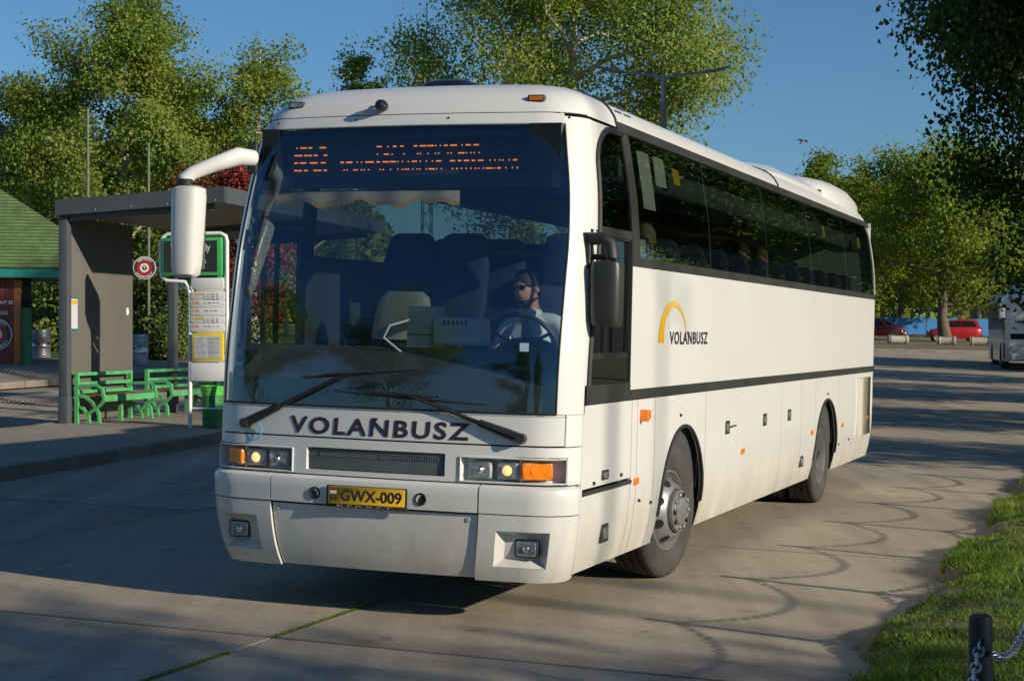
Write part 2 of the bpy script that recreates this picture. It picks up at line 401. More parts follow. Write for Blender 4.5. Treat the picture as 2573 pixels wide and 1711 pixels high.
road = bpy.data.objects.new('road', None); COL.objects.link(road); road['kind'] = 'structure'
latl = [3.56, -0.22, -4.0, -7.78, -11.56, -15.34, -19.12]
lonl = [0.786 - 5.32 * k for k in range(-3, 17)]
jr = random.Random(3)
for i in range(len(latl) - 1):
    for j in range(len(lonl) - 1):
        la0, la1 = latl[i + 1] + 0.012, latl[i] - 0.012
        lo0, lo1 = lonl[j + 1] + 0.022, lonl[j] - 0.022
        n = 4; top = []
        dzr = jr.uniform(-0.002, 0.002)
        m = MB()
        rows = []
        for q in range(n + 1):
            row = []
            for p in range(n + 1):
                la = la0 + (la1 - la0) * p / n; lo = lo0 + (lo1 - lo0) * q / n
                jit = 0.0
                if q in (0, n): jit = jr.uniform(-0.006, 0.006)
                X, Y = unll(la, lo + jit); row.append((X, Y, T(X, Y) + dzr))
            rows.append(row)
        for q in range(n):
            for p in range(n): m.quad(rows[q][p], rows[q + 1][p], rows[q + 1][p + 1], rows[q][p + 1])
        per = [rows[0][p] for p in range(n + 1)] + [rows[q][n] for q in range(1, n + 1)] + [rows[n][p] for p in range(n - 1, -1, -1)] + [rows[q][0] for q in range(n - 1, 0, -1)]
        for a, b in zip(per, per[1:] + per[:1]):
            m.quad(a, b, (b[0], b[1], b[2] - 0.05), (a[0], a[1], a[2] - 0.05))
        m.build('concrete_slab', G_slab, road, smooth=False)
# joint filler: a sheet between the slabs
vsj, fsj = [], []
for j, lo in enumerate(np.linspace(lonl[0], lonl[-1], 60)):
    for la in np.linspace(latl[0], latl[-1], 12):
        X, Y = unll(la, lo); vsj.append((X, Y, T(X, Y) - 0.0065))
for j in range(59):
    for i in range(11):
        a = j * 12 + i; fsj.append((a, a + 1, a + 13, a + 12))
jo = mesh_np('joint_filler', vsj, fsj, G_joint, road)

def blades(name, P, hgt, wid, mat, parent=None, lean=0.5, seed=1):
    r = np.random.default_rng(seed); n = len(P)
    h = hgt * r.uniform(0.5, 1.25, n); w = wid * r.uniform(0.6, 1.3, n); a = r.uniform(0, 2 * np.pi, n); le = r.normal(0, lean, (n, 2))
    dx, dy = np.cos(a) * w / 2, np.sin(a) * w / 2
    b0 = P + np.stack([dx, dy, np.zeros(n) - 0.01], 1); b1 = P - np.stack([dx, dy, np.zeros(n) + 0.01], 1)
    mid = P + np.stack([le[:, 0] * h * 0.35, le[:, 1] * h * 0.35, h * 0.6], 1)
    m0 = mid + np.stack([dx, dy, 0 * dx], 1) * 0.75; m1 = mid - np.stack([dx, dy, 0 * dx], 1) * 0.75
    tip = P + np.stack([le[:, 0] * h, le[:, 1] * h, h], 1)
    V = np.stack([b0, b1, m1, m0, tip], 1).reshape(-1, 3)
    k = np.arange(n) * 5
    q = np.stack([k, k + 1, k + 2, k + 3], 1); q2 = np.stack([k + 3, k + 2, k + 4, k + 4], 1)
    tri = np.concatenate([np.stack([k, k + 1, k + 2], 1), np.stack([k, k + 2, k + 3], 1), np.stack([k + 3, k + 2, k + 4], 1)])
    o = mesh_np(name, V, tri, mat, parent); return o
M_grass = M_leaf('grass_blades', (0.08, 0.15, 0.016), (0.16, 0.24, 0.03), (0.34, 0.31, 0.11), 0.4)
# grass in one slab joint
def jl(la, lo0, lo1, n, seed):
    r = np.random.default_rng(seed); lo = r.uniform(lo0, lo1, n); l = la + r.normal(0, 0.009, n)
    P = []
    for a, b in zip(l, lo):
        X, Y = unll(a, b); P.append((X, Y, T(X, Y) - 0.01))
    return np.array(P)
P1 = np.concatenate([jl(-0.22, -0.45, 0.80, 1500, 1), jl(-0.22, 1.3, 3.2, 2400, 2), jl(-0.22, -9, -0.4, 500, 5)])
o = blades('joint_grass', P1, 0.022, 0.006, M_grass, None, 0.6, 4)
tag(o, 'thin line of grass growing in the joint of the concrete road', 'grass', kind='stuff')

# verge on the coach's driver side: raised soil bank, then grass
def verge_z(la, lo):
    X, Y = unll(la, lo); d = la - 3.02 - 0.10 * math.sin(lo * 1.7) - 0.06 * math.sin(lo * 4.1 + 1)
    b = 0.11 * min(1, max(0, d / 0.2)) + 0.10 * min(1, max(0, (d - 0.3) / 2.0))
    return T(X, Y) + b - 0.03 * (d < 0) + 0.012 * math.sin(lo * 9 + la * 7) * (d > 0.1)
vv, ff = [], []
lav = [2.85, 2.95, 3.0, 3.05, 3.1, 3.15, 3.2, 3.3, 3.4, 3.5, 3.7, 3.9, 4.2, 4.6, 5.2, 6, 8, 11, 16, 24, 40]
lov = list(np.arange(8, -34, -0.25)) + list(np.arange(-34, -90, -2.0))
for lo in lov:
    for la in lav:
        X, Y = unll(la, lo); vv.append((X, Y, verge_z(la, lo)))
for j in range(len(lov) - 1):
    for i in range(len(lav) - 1):
        a = j * len(lav) + i; ff.append((a, a + 1, a + 1 + len(lav), a + len(lav)))
vo = mesh_np('verge', vv, ff, G_soil, smooth=True); vo['kind'] = 'structure'
n = 190000
lo = -(rng.uniform(0, 1, n) ** 1.4) * 34 + 4.5; la = 3.04 + rng.uniform(0, 1, n) ** 1.3 * 3.4
patchy = np.sin(lo * 2.3 + 1.1) * np.sin(la * 4.1 + lo * 0.7) + 0.6 * np.sin(lo * 7.9 + la * 3.0)
edge = la - 3.00 - 0.12 * np.sin(lo * 1.7) - 0.09 * np.sin(lo * 5.3) + rng.normal(0, 0.06, n)
keep = (edge > 0.09) & ((patchy > -0.95) | (rng.random(n) < 0.25)) & ((edge > 0.18) | (rng.random(n) < 0.6))
lo, la = lo[keep], la[keep]
P = np.array([(*unll(a, b), 0) for a, b in zip(la, lo)]); P[:, 2] = [verge_z(a, b) - 0.005 for a, b in zip(la, lo)]
hh = 0.068 * (0.6 + 0.5 * np.sin(lo * 1.3) * np.sin(la * 2.2 + 1) + 0.35 * rng.random(len(lo)))
o = blades('verge_grass', P, np.maximum(hh, 0.025), 0.009, M_grass, None, 0.65, 9)
tag(o, 'rough green grass on the verge beside the road', 'grass', kind='stuff')

# ---- bus island with kerb stones (line through two kerb points of the photograph)
KP = Vector((-5.60, 18.46)); KD = Vector((1.335, 6.50)).normalized(); KN = Vector((-KD.y, KD.x))    # KN points away from the road
def kpt(s, d): p = KP + KD * s + KN * d; return p.x, p.y
island = bpy.data.objects.new('pavement', None); COL.objects.link(island); island['kind'] = 'structure'
m = MB(); ss = np.arange(-12, 45, 1.0); ds = [0.13, 1.0, 2.0, 3.1]
for a, b in zip(ss[:-1], ss[1:]):
    for d0, d1 in zip(ds[:-1], ds[1:]):
        q = [kpt(a, d0), kpt(b, d0), kpt(b, d1), kpt(a, d1)]
        m.quad(*[(x, y, T(x, y) + 0.15) for x, y in q])
m.build('paving', G_pave, island)
for k, s0 in enumerate(np.arange(-12, 44, 1.0)):
    for d0, d1 in ((0.0, 0.13), (3.1, 3.22)):
        m = MB(); s1 = s0 + 0.988; dz = jr.uniform(-0.006, 0.006)
        c = [kpt(s0, d0), kpt(s1, d0), kpt(s1, d1), kpt(s0, d1)]
        bt = [(x, y, T(x, y) - 0.02) for x, y in c]; tp = [(x, y, T(x, y) + 0.153 + dz) for x, y in c]
        m.loft([bt, tp], True, True); m.build('kerb_stone', G_kerb, island, bevel=0.012, smooth=False)
# ---- plaza beyond the second lane
QP = Vector((-11.9, 39.2)); QD = Vector((0.31, 0.95)).normalized(); QN = Vector((-QD.y, QD.x))
def qpt(s, d): p = QP + QD * s + QN * d; return p.x, p.y
plaza = bpy.data.objects.new('plaza', None); COL.objects.link(plaza); plaza['kind'] = 'structure'
m = MB()
for a in np.arange(-30, 40, 2.0):
    for d0, d1 in zip([0.13, 2, 4, 8, 12, 18, 26], [2, 4, 8, 12, 18, 26, 40]):
        q = [qpt(a, d0), qpt(a + 2, d0), qpt(a + 2, d1), qpt(a, d1)]
        m.quad(*[(x, y, T(x, y) + 0.14) for x, y in q])
m.build('paving', G_pave, plaza)
for s0 in np.arange(-14, 16, 1.0):
    m = MB(); c = [qpt(s0, 0), qpt(s0 + .985, 0), qpt(s0 + .985, .13), qpt(s0, .13)]
    m.loft([[(x, y, T(x, y) - 0.02) for x, y in c], [(x, y, T(x, y) + 0.143) for x, y in c]], True, True)
    m.build('kerb_stone', G_kerb, plaza, bevel=0.012, smooth=False)
def TP(X, Y): return T(X, Y) + 0.14
# park lawn behind the plaza
lw = terrain_sheet('lawn', list(range(-70, 6, 4)), list(range(54, 120, 4)), 0.165, G_lawn); lw['kind'] = 'structure'
# car park island on the far right: low kerb and dusty soil
fy = [86 + 3 * k for k in range(30)]
fl = terrain_sheet('car_park', list(range(4, 74, 5)), fy, 0.10, M_ground('dusty_ground', (0.16, 0.14, 0.10), (0.24, 0.21, 0.15), 0.3, 30)); fl['kind'] = 'structure'
# ------------------------------------------------------------------ the coach
def curve(tab):
    X = [a for a, b in tab]; Y = [b for a, b in tab]; n = len(X)
    d = [(Y[i + 1] - Y[i]) / (X[i + 1] - X[i]) for i in range(n - 1)]
    mt = [d[0]] + [0 if d[i - 1] * d[i] <= 0 else 2 * d[i - 1] * d[i] / (d[i - 1] + d[i]) for i in range(1, n - 1)] + [d[-1]]
    def f(z):
        if z <= X[0]: return Y[0]
        if z >= X[-1]: return Y[-1]
        i = max(k for k in range(n - 1) if X[k] <= z)
        h = X[i + 1] - X[i]; t = (z - X[i]) / h
        return (2 * t ** 3 - 3 * t * t + 1) * Y[i] + (t ** 3 - 2 * t * t + t) * h * mt[i] + (-2 * t ** 3 + 3 * t * t) * Y[i + 1] + (t ** 3 - t * t) * h * mt[i + 1]
    return f
fx = curve([(.26, -.145), (.38, -.095), (.52, -.065), (.68, -.05), (.9, -.045), (1.3, -.065), (1.55, -.082), (2.0, -.155), (2.5, -.265), (3.1, -.40), (3.2, -.45), (3.3, -.54), (3.38, -.70), (3.43, -.98), (3.46, -1.5)])
hw = curve([(.26, 1.165), (.45, 1.215), (.7, 1.245), (1.0, 1.25), (2.25, 1.25), (2.62, 1.228), (2.95, 1.178), (3.2, 1.125), (3.32, 1.05), (3.40, .88), (3.44, .6), (3.46, 0.02)])
RC = 0.22
def F0(q, z):
    w = hw(z); R = min(RC, w * 0.8); s = 1 if q >= 0 else -1; a = abs(q)
    if a <= .8: y = s * a / .8 * (w - R); return Vector((fx(z) - .10 * (y / max(w, .05)) ** 2, y, z))
    th = (a - .8) / .2 * math.pi / 2; y = s * ((w - R) + R * math.sin(th)) * (1 - (.026 * (1 - min(1, max(0, (z - 1.3) / 1.6))) * (a - .8) / .2 if s < 0 else 0))
    return Vector((fx(z) - .10 * (y / max(w, .05)) ** 2 - R * (1 - math.cos(th)), y, z))
def FN(q, z):
    e = 1e-3; a = F0(min(q + e, 1), z) - F0(max(q - e, -1), z); b = F0(q, z + e) - F0(q, z - e)
    n = a.cross(b); return n.normalized() if n.length > 1e-9 else Vector((1, 0, 0))
def Fp(q, z, off=0.0):
    p = F0(q, z); return p + FN(q, z) * off if off else p
def qy(y, z):
    w = hw(z); R = min(RC, w * .8); s = 1 if y >= 0 else -1; a = min(abs(y), w)
    if a <= w - R: return s * .8 * a / (w - R)
    return s * (.8 + .2 * math.asin(min(1, (a - (w - R)) / R)) / (math.pi / 2))
def Fy(y, z, off=0.0): return Fp(qy(y, z), z, off)
def xend(z): return F0(1, z).x

bus = bpy.data.objects.new('coach', None); COL.objects.link(bus)
ang = math.atan2(-cT, -sT)
bus.matrix_world = Matrix.Translation((BX, BY, 0)) @ Matrix.Rotation(ang, 4, 'Z') @ Matrix.Translation((0, 1.2, 0)) @ Matrix.Rotation(-SL, 4, 'X') @ Matrix.Translation((0, -1.2, 0))
tag(bus, 'white touring coach with orange destination display driving out along the concrete road', 'coach')
BM = bus.matrix_world.copy()
def badd(m, name, mat, **k): return m.build(name, mat, bus, **k)

def uniq(a, eps=1e-4):
    a = sorted(a); r = [a[0]]
    for x in a[1:]:
        if x - r[-1] > eps: r.append(x)
    return r
def fpatch(name, q0, q1, z0, z1, mat, nq=16, nz=6, off=0.0, offf=None, holes=(), parent=None, depth=0.02, zs=None):
    """skin panel on the nose; holes=(q0,q1,z0,z1) are cut out. returns object"""
    qs = uniq(list(np.linspace(q0, q1, nq + 1)) + [h[k] for h in holes for k in (0, 1)])
    zz = uniq((list(zs) if zs else list(np.linspace(z0, z1, nz + 1))) + [h[k] for h in holes for k in (2, 3)])
    of = offf if offf else (lambda q, z: off)
    m = MB()
    def P(q, z): return Fp(q, z, of(q, z))
    def Pi(q, z): return Fp(q, z, of(q, z) - depth)
    for a, b in zip(qs[:-1], qs[1:]):
        for c, d in zip(zz[:-1], zz[1:]):
            mq, mz = (a + b) / 2, (c + d) / 2
            if any(h[0] < mq < h[1] and h[2] < mz < h[3] for h in holes): continue
            m.quad(P(a, c), P(b, c), P(b, d), P(a, d))
    # returned edges
    for a, b in zip(qs[:-1], qs[1:]):
        m.quad(Pi(a, zz[0]), Pi(b, zz[0]), P(b, zz[0]), P(a, zz[0])); m.quad(P(a, zz[-1]), P(b, zz[-1]), Pi(b, zz[-1]), Pi(a, zz[-1]))
    for c, d in zip(zz[:-1], zz[1:]):
        m.quad(P(qs[0], d), Pi(qs[0], d), Pi(qs[0], c), P(qs[0], c)); m.quad(P(qs[-1], c), Pi(qs[-1], c), Pi(qs[-1], d), P(qs[-1], d))
    return m.build(name, mat, parent or bus, angle=38)
def recess(name, h, mat, back, depth, inset, off=0.0, parent=None, n=6):
    """pocket behind a hole: tapering walls and a back plate"""
    q0, q1, z0, z1 = h; m = MB(); m.mi = 0
    per = [(q0 + (q1 - q0) * i / n, z0) for i in range(n)] + [(q1, z0 + (z1 - z0) * i / n) for i in range(n)] + [(q1 - (q1 - q0) * i / n, z1) for i in range(n)] + [(q0, z1 - (z1 - z0) * i / n) for i in range(n)]
    outer = [Fp(q, z, off) for q, z in per]
    ca = sum(outer, Vector()) / len(outer)
    pull = FN((q0 + q1) / 2, (z0 + z1) / 2) * depth
    inner = [ca + (p - ca) * (1 - inset) - pull for p in outer]
    m.loft([inner, outer], True, False)
    o = m.build(name, mat, parent or bus, angle=30)
    m2 = MB(); m2.poly([p + pull.normalized() * 0.001 for p in inner]); b = m2.build('recess_back', back, o, smooth=False)
    return o, inner

# --- bumper
eb = lambda q: max(0.0, 1 - max(0, (abs(q) - .9) / .1) ** 2) if q > 0 else 1.0
bo = lambda q, z: 0.006 + 0.046 * eb(q) * (1 if q > -.8 else 1 - .35 * (-q - .8) / .2)
qs7 = qy(.70, .6)
fogR = (qy(.80, .47), qy(1.10, .47), .385, .60); fogL = (-fogR[1], -fogR[0], .385, .60)
def bsec(name, q0, q1, hl=()):
    return fpatch(name, q0, q1, .30, .693, W_['white'], 14, 8, offf=lambda q, z: bo(q, z) - .004, holes=hl)
bl = bsec('bumper_end', -1, -qs7 - .004, [fogL]); br_ = bsec('bumper_end', qs7 + .004, 1, [fogR])
bc = fpatch('bumper_skirt', -qs7 + .004, qs7 - .004, .305, .685, W_['white'], 14, 8, offf=lambda q, z: bo(q, z) - .022)
for h, par in ((fogL, bl), (fogR, br_)):
    o, inner = recess('fog_lamp_pocket', h, W_['white'], W_['white'], .055, .34, off=.045, parent=None)
    s = 1 if h[0] > 0 else -1
    c = Fy(s * 0.99, .485, -.012)
    m = MB(); m.rbox(c.x - .03, c.x + .012, c.y - .075, c.y + .075, c.z - .055, c.z + .055, .012, 0); fl_ = m.build('fog_lamp', W_['black'], bus)
    m = MB(); m.rbox(c.x + .011, c.x + .017, c.y - .064, c.y + .064, c.z - .045, c.z + .045, .01, 0); m.build('lens', W_['lens'], fl_)
    m = MB(); m.lathe([(.0, .03), (.012, .026), (.02, .018)], 'x', 12, (c.x, c.y, c.z)); m.build('bulb', W_['chrome'], fl_)
zt = [.70, .72, .75, .79, .83, .852, .864, .868]
def btop(q, z):
    k = max(0, (z - .84) / .028); return bo(q, z) * 1.0 - k * k * .045 * (1 if z > .84 else 0)
eye = .036
fpatch('bumper_end', -1, -qs7 - .004, .70, .868, W_['white'], 14, 6, offf=btop, zs=zt)
fpatch('bumper_end', qs7 + .004, 1, .70, .868, W_['white'], 14, 6, offf=btop, zs=zt)
fpatch('bumper_bar', -qs7 + .004, qs7 - .004, .70, .868, W_['white'], 18, 6, offf=btop, zs=zt)
for y in (-.38, .34):
    c = Fy(y, .765, .052); m = MB(); m.lathe([(.040, .001), (.038, .006), (.030, .004), (.028, -.0), (.0, .001)], 'x', 20, tuple(c)); e_ = m.build('tow_eye_cover', W_['black'], bus)
for y in (-.66, .64):
    c = Fy(y, .655, .031); m = MB(); m.lathe([(.016, 0), (.016, .004), (.0, .006)], 'x', 14, tuple(c)); m.build('bumper_screw', W_['palegrey'], bus)
# plate
yc = -.015; zc = .762; xp = Fy(yc, zc, .056).x
m = MB(); m.rbox(xp, xp + .008, yc - .275, yc + .275, zc - .075, zc + .06, .008, 0); pl = m.build('number_plate', W_['black'], bus)
m = MB(); m.rbox(xp + .007, xp + .011, yc - .262, yc + .262, zc - .055, zc + .055, .008, 0); m.build('plate_face', W_['plate'], pl)
px = xp + .0125
text_obj('plate_number', 'GWX-009', .1, lambda x, y: (px, x, y), W_['text'], pl, .002, fit=(yc - .175, yc + .243, zc - .036, zc + .036))
text_obj('plate_country', 'H', .05, lambda x, y: (px, x, y), W_['text'], pl, .001, fit=(yc - .246, yc - .208, zc - .04, zc - .002))
m = MB(); m.box(px - .001, px, yc - .248, yc - .205, zc + .027, zc + .04); m.build('plate_flag_red', W_['red'], pl)
m = MB(); m.box(px - .001, px, yc - .248, yc - .205, zc + .008, zc + .0268); m.build('plate_flag_white', W_['white_plain'], pl)
m = MB(); m.box(px - .001, px, yc - .194, yc - .191, zc - .045, zc + .045); m.build('plate_divider', W_['text'], pl)
text_obj('plate_dealer', 'K.F.K.K.F.T.', .02, lambda x, y: (xp + .009, x, y), W_['palegrey'], pl, 0, fit=(yc - .20, yc + .19, zc - .072, zc - .059))

# --- lamp band with pockets
HL = []
zb0, zb1 = .876, 1.103
hR = (qy(.575, .95), qy(1.205, .95), .884, 1.032); hL = (-hR[1], -hR[0], .884, 1.032)
hG = (qy(-.475, .98), qy(.475, .98), .905, 1.045)
fpatch('lamp_band', -1, 1, zb0, zb1, W_['white'], 40, 5, holes=[hR, hL, hG])
def cbox(name, c, hy, hz, x0, x1, mat, parent, r=.01):
    m = MB(); m.rbox(x0, x1, c[0] - hy, c[0] + hy, c[1] - hz, c[1] + hz, r, 0); return m.build(name, mat, parent)
for h, s in ((hR, 1), (hL, -1)):
    o, inner = recess('headlamp_housing', h, W_['white'], W_['white'], .075, .07)
    # rim frame standing slightly proud
    m = MB(); per = []
    n = 8; q0, q1, z0, z1 = h
    per = [(q0 + (q1 - q0) * i / n, z0) for i in range(n + 1)] + [(q1, z1)] + [(q1 - (q1 - q0) * i / n, z1) for i in range(1, n + 1)] + [(q0, z0)]
    m.tube([Fp(q, z, .004) for q, z in per], .006, 6); m.build('housing_rim', W_['white'], o)
    m = MB(); m.tube([Fp(q * 1.0, z, -.003) + Vector((0, s * (.008 if q * s > (abs(q0) + abs(q1)) / 2 else -.008), .008 if z > .95 else -.008)) for q, z in per], .0035, 5); m.build('housing_gasket', W_['black'], o)
    def lampx(y): return Fy(s * y, .955, 0).x
    # main beam lamp, lit dipped lamp, indicator
    for nm, ya, yb, kind in (('main_beam_lamp', .625, .765, 'lens'), ('dipped_beam_lamp', .795, .935, 'lit'), ('indicator_lamp', .955, 1.135, 'amber')):
        yc2 = (ya + yb) / 2; xb = lampx(yc2)
        xa = xb - .072 - .0; xf_ = xb - .022
        if kind == 'amber':
            zc_ = .957; pc = Fy(s * 1.055, zc_, -.034); rot = s * math.radians(36)
            m = MB(); m.rbox(-.04, .0, -.098, .098, -.052, .052, .016, 0); m.lathe([(.03, .0), (.026, .004), (.0, .006)], 'x', 16, (0, -.02, 0)); L = m.build(nm, W_['amber'], o); L.location = (pc.x, pc.y, zc_); L.rotation_euler = (0, 0, rot)
            for (yy, zz2) in ((-.08, -.038), (.08, -.038), (-.08, .038), (.08, .038)):
                m = MB(); m.lathe([(.006, 0), (.004, .003), (0, .0035)], 'x', 8, (.0, yy, zz2)); m.build('lens_screw', W_['chrome'], L)
        else:
            m = MB(); m.rbox(xa, xf_, min(s * ya, s * yb), max(s * ya, s * yb), .903, 1.010, .014, 0); L = m.build(nm, W_['palegrey'], o)
            m = MB(); m.rbox(xf_ - .002, xf_ + .006, min(s * ya, s * yb) + .008, max(s * ya, s * yb) - .008, .912, 1.001, .012, 0); m.build('lens', W_['lens'], L)
            if kind == 'lit':
                m = MB(); m.lathe([(.030, .006), (.026, .016), (.014, .022), (0, .023)], 'x', 20, (xf_, s * yc2, .957)); m.build('lit_projector', W_['lamplit'], L)
                m = MB(); m.lathe([(.037, .005), (.035, .011), (.030, .008)], 'x', 20, (xf_, s * yc2, .957)); m.build('projector_ring', W_['chrome'], L)
            else:
                m = MB(); m.lathe([(.042, .0), (.030, -.0), (.018, .012), (.012, .02), (0, .022)], 'x', 18, (xf_ + .002, s * yc2, .957)); m.build('reflector', W_['chrome'], L)
    m = MB(); yy = s * .945; xb = lampx(.945); m.box(xb - .074, xb - .022, yy - .006, yy + .006, .895, 1.02); m.build('housing_divider', W_['white'], o)
g_, inner = recess('grille_pocket', hG, W_['white'], W_['greyplastic'], .035, .03)
xg = Fy(0, .98).x
m = MB()
for k in range(24):
    y0 = -.46 + .92 * k / 24; y1 = -.46 + .92 * (k + 1) / 24
    pa, pb = Fy(y0, .975).x - .016, Fy(y1, .975).x - .016
    for (za, zc2) in ((.912, .985), (1.018, 1.038)):
        m.quad((pa, y0, za), (pb, y1, za), (pb, y1, zc2), (pa, y0, zc2))
for (y0, y1) in ((-.46, -.40), (-.045, .02), (.42, .46)):
    m.quad((Fy(y0, .975).x - .014, y0, .984), (Fy(y1, .975).x - .014, y1, .984), (Fy(y1, .975).x - .014, y1, 1.019), (Fy(y0, .975).x - .014, y0, 1.019))
m.build('grille_panel', W_['greyplastic'], g_, smooth=False)
m = MB()
for (ya, yb) in ((-.40, -.045), (.02, .42)):
    for k in range(int((yb - ya) / .016) + 1):
        y = ya + .016 * k; x = Fy(y, 1.0).x - .019; m.box(x - .002, x + .002, y - .002, y + .002, .985, 1.018)
    for z in (.994, 1.003, 1.012):
        m.tube([Vector((Fy(ya + (yb - ya) * t / 6, 1.0).x - .019, ya + (yb - ya) * t / 6, z)) for t in range(7)], .0018, 4)
m.build('grille_mesh', W_['chrome'], g_, smooth=False)

# --- name panel under the windscreen
fpatch('front_panel', -qy(1.19, 1.2), qy(1.19, 1.2), 1.113, 1.285, W_['white'], 30, 4, off=.003)
for s in (-1, 1):
    a, b = sorted((s * (qy(1.19, 1.2) + .006), s * 1)); fpatch('front_panel_edge', a, b, 1.109, 1.30, W_['white'], 5, 4)
fpatch('panel_lip', -1, 1, 1.288, 1.303, W_['white'], 30, 1, off=-.004)
ft = lambda x, y: tuple(Fy(x, y, .006))
text_obj('lettering', 'VOLANBUSZ', .1, ft, W_['text'], bus, .0027, shear=.04, fit=(-.60, .63, 1.128, 1.237), space=1.2)
m = MB(); yA = -.075; m.poly([ft(yA + .050, 1.244), ft(yA + .098, 1.244), ft(yA + .066, 1.200)]); badd(m, 'lettering_accent', W_['text'], smooth=False)

# --- windscreen, pillars, header
qw = qy(1.145, 2.0)
zsw = list(np.linspace(1.303, 3.095, 25))
def wpatch(name, qa, qb, mat, off=0, zs=zsw, nq=30):
    m = MB(); qs = np.linspace(qa, qb, nq + 1)
    for a, b in zip(qs[:-1], qs[1:]):
        for c, d in zip(zs[:-1], zs[1:]): m.quad(Fp(a, c, off), Fp(b, c, off), Fp(b, d, off), Fp(a, d, off))
    return badd(m, name, mat)
wpatch('windscreen', -qw, qw, W_['ws'], -.004)
for s in (-1, 1):
    a, b = sorted((s * qw, s * 1.0)); fpatch('windscreen_pillar', a, b, 1.303, 3.15, W_['roofwhite'], 6, 24, off=.004)
    a = s * qw; m = MB(); m.tube([Fp(a, z, .003) for z in np.linspace(1.30, 3.10, 24)], .007, 6); badd(m, 'windscreen_seal', W_['black'])
m = MB(); m.tube([Fp(q, 1.305, .0) for q in np.linspace(-qw, qw, 40)], .007, 6); badd(m, 'windscreen_seal', W_['black'])
fpatch('header_panel', -qw, qw, 3.098, 3.168, W_['roofwhite'], 30, 2, off=.006)
m = MB(); m.tube([Fp(q, 3.098, .004) for q in np.linspace(-qw, qw, 40)], .006, 6); badd(m, 'windscreen_seal', W_['palegrey'])
m = MB(); m.tube([Fp(q, 3.171, .003) for q in np.linspace(-.97, .97, 50)], .0042, 5); badd(m, 'cap_seam', W_['moulding'])
for y in (-.35, .30, 1.06, -.95):
    c = Fy(y, 3.14, .008); m = MB(); m.lathe([(.008, 0), (.007, .003), (0, .003)], 'x', 8, tuple(c)); badd(m, 'header_screw', W_['black'])
# dark band of the display box inside the glass
band = lambda q, z: -.02
m = MB()
for a, b in zip(np.linspace(-qw, qw, 31)[:-1], np.linspace(-qw, qw, 31)[1:]):
    m.quad(Fp(a, 2.70, -.03), Fp(b, 2.70, -.03), Fp(b, 2.785, -.03), Fp(a, 2.785, -.03)); m.quad(Fp(a, 3.03, -.03), Fp(b, 3.03, -.03), Fp(b, 3.10, -.03), Fp(a, 3.10, -.03))
m.box(-.62, -.44, .84, 1.05, 2.70, 3.1); m.box(-.62, -.44, -1.05, -.93, 2.70, 3.1)
m.box(-.9, -.55, -1.02, 1.02, 2.69, 2.70)
badd(m, 'display_surround', W_['blackgloss'], smooth=False)
m = MB(); m.box(-.60, -.56, -.95, .86, 2.75, 3.06); dp = badd(m, 'destination_display', W_['ledpanel'])
rows = [(120, [228, (262, 310), (335, 358), (437, 485), (943, 980), 1037, (1087, 1106), (1150, 1168), (1267, 1287), (1317, 1362), (1382, 1428), 1450, 1489, (1525, 1547), (1578, 1625), 1673, (1708, 1742), (1775, 1810)]),
        (177, [(212, 232), (248, 270), (298, 320), (338, 358), (387, 410), (476, 496), 947, (1008, 1042), 1075, 1179, 1296, 1320, 1385, 1449, 1477, 1555, 1582, (1645, 1690), 1712, 1750, 1777, 1818]),
        (233, [(210, 233), (262, 308), (350, 410), (450, 485), (626, 648), (678, 722), 769, 808, (846, 912), (945, 965), (997, 1042), (1062, 1105), 1127, 1166, 1217, (1252, 1287), 1320, 1372, 1424, (1461, 1494), (1578, 1612), (1645, 1665), (1697, 1730), (1762, 1782), (1814, 1850), 1910, 1950, 1990, 2017, 2070, (2106, 2130)]),
        (290, [(212, 232), (250, 268), (300, 322), (387, 408), (425, 445), (476, 496), 656, 682, (742, 772), 808, 833, 871, 972, 1000, 1063, 1128, 1166, (1190, 1220), 1256, 1295, 1320, 1372, (1398, 1440), 1463, 1502, 1595, 1634, 1673, 1712, 1751, 1790, 1817, 1857, (1882, 1928), 1950, (1975, 1995), 2043, 2097, 2138])]
m = MB()
for zpx, runs in rows:
    z = 2.985 - (zpx - 120) / 170 * .150
    for r_ in runs:
        a, b = r_ if isinstance(r_, tuple) else (r_, r_)
        k = max(1, int(round((b - a) / 12.0)) + 1)
        for i in range(k):
            xx = a + (b - a) * (i / (k - 1) if k > 1 else 0)
            y = -.865 + (xx - 212) / (2138 - 212) * 1.585
            m.box(-.5595, -.5565, y - .0038, y + .0038, z - .0042, z + .0042)
m.build('lit_dots', W_['led'], dp, smooth=False)
# wavy cloth valance below the display
m = MB(); pts = [(-.50 - .06 * (y / 1.0) ** 2 - .02 * math.sin(y * 19) * .3, y) for y in np.linspace(-1.0, .35, 60)]
for (a, b) in zip(pts[:-1], pts[1:]):
    wv = lambda y: .012 * math.sin(y * 13) + .008 * math.sin(y * 31)
    m.mi = 0; m.quad((a[0], a[1], 2.635 + wv(a[1])), (b[0], b[1], 2.635 + wv(b[1])), (b[0], b[1], 2.69), (a[0], a[1], 2.69))
    m.mi = 1; m.quad((a[0], a[1], 2.605 + 1.6 * wv(a[1])), (b[0], b[1], 2.605 + 1.6 * wv(b[1])), (b[0], b[1], 2.634 + wv(b[1])), (a[0], a[1], 2.634 + wv(a[1])))
badd(m, 'valance', [W_['cream'], W_['gold']])

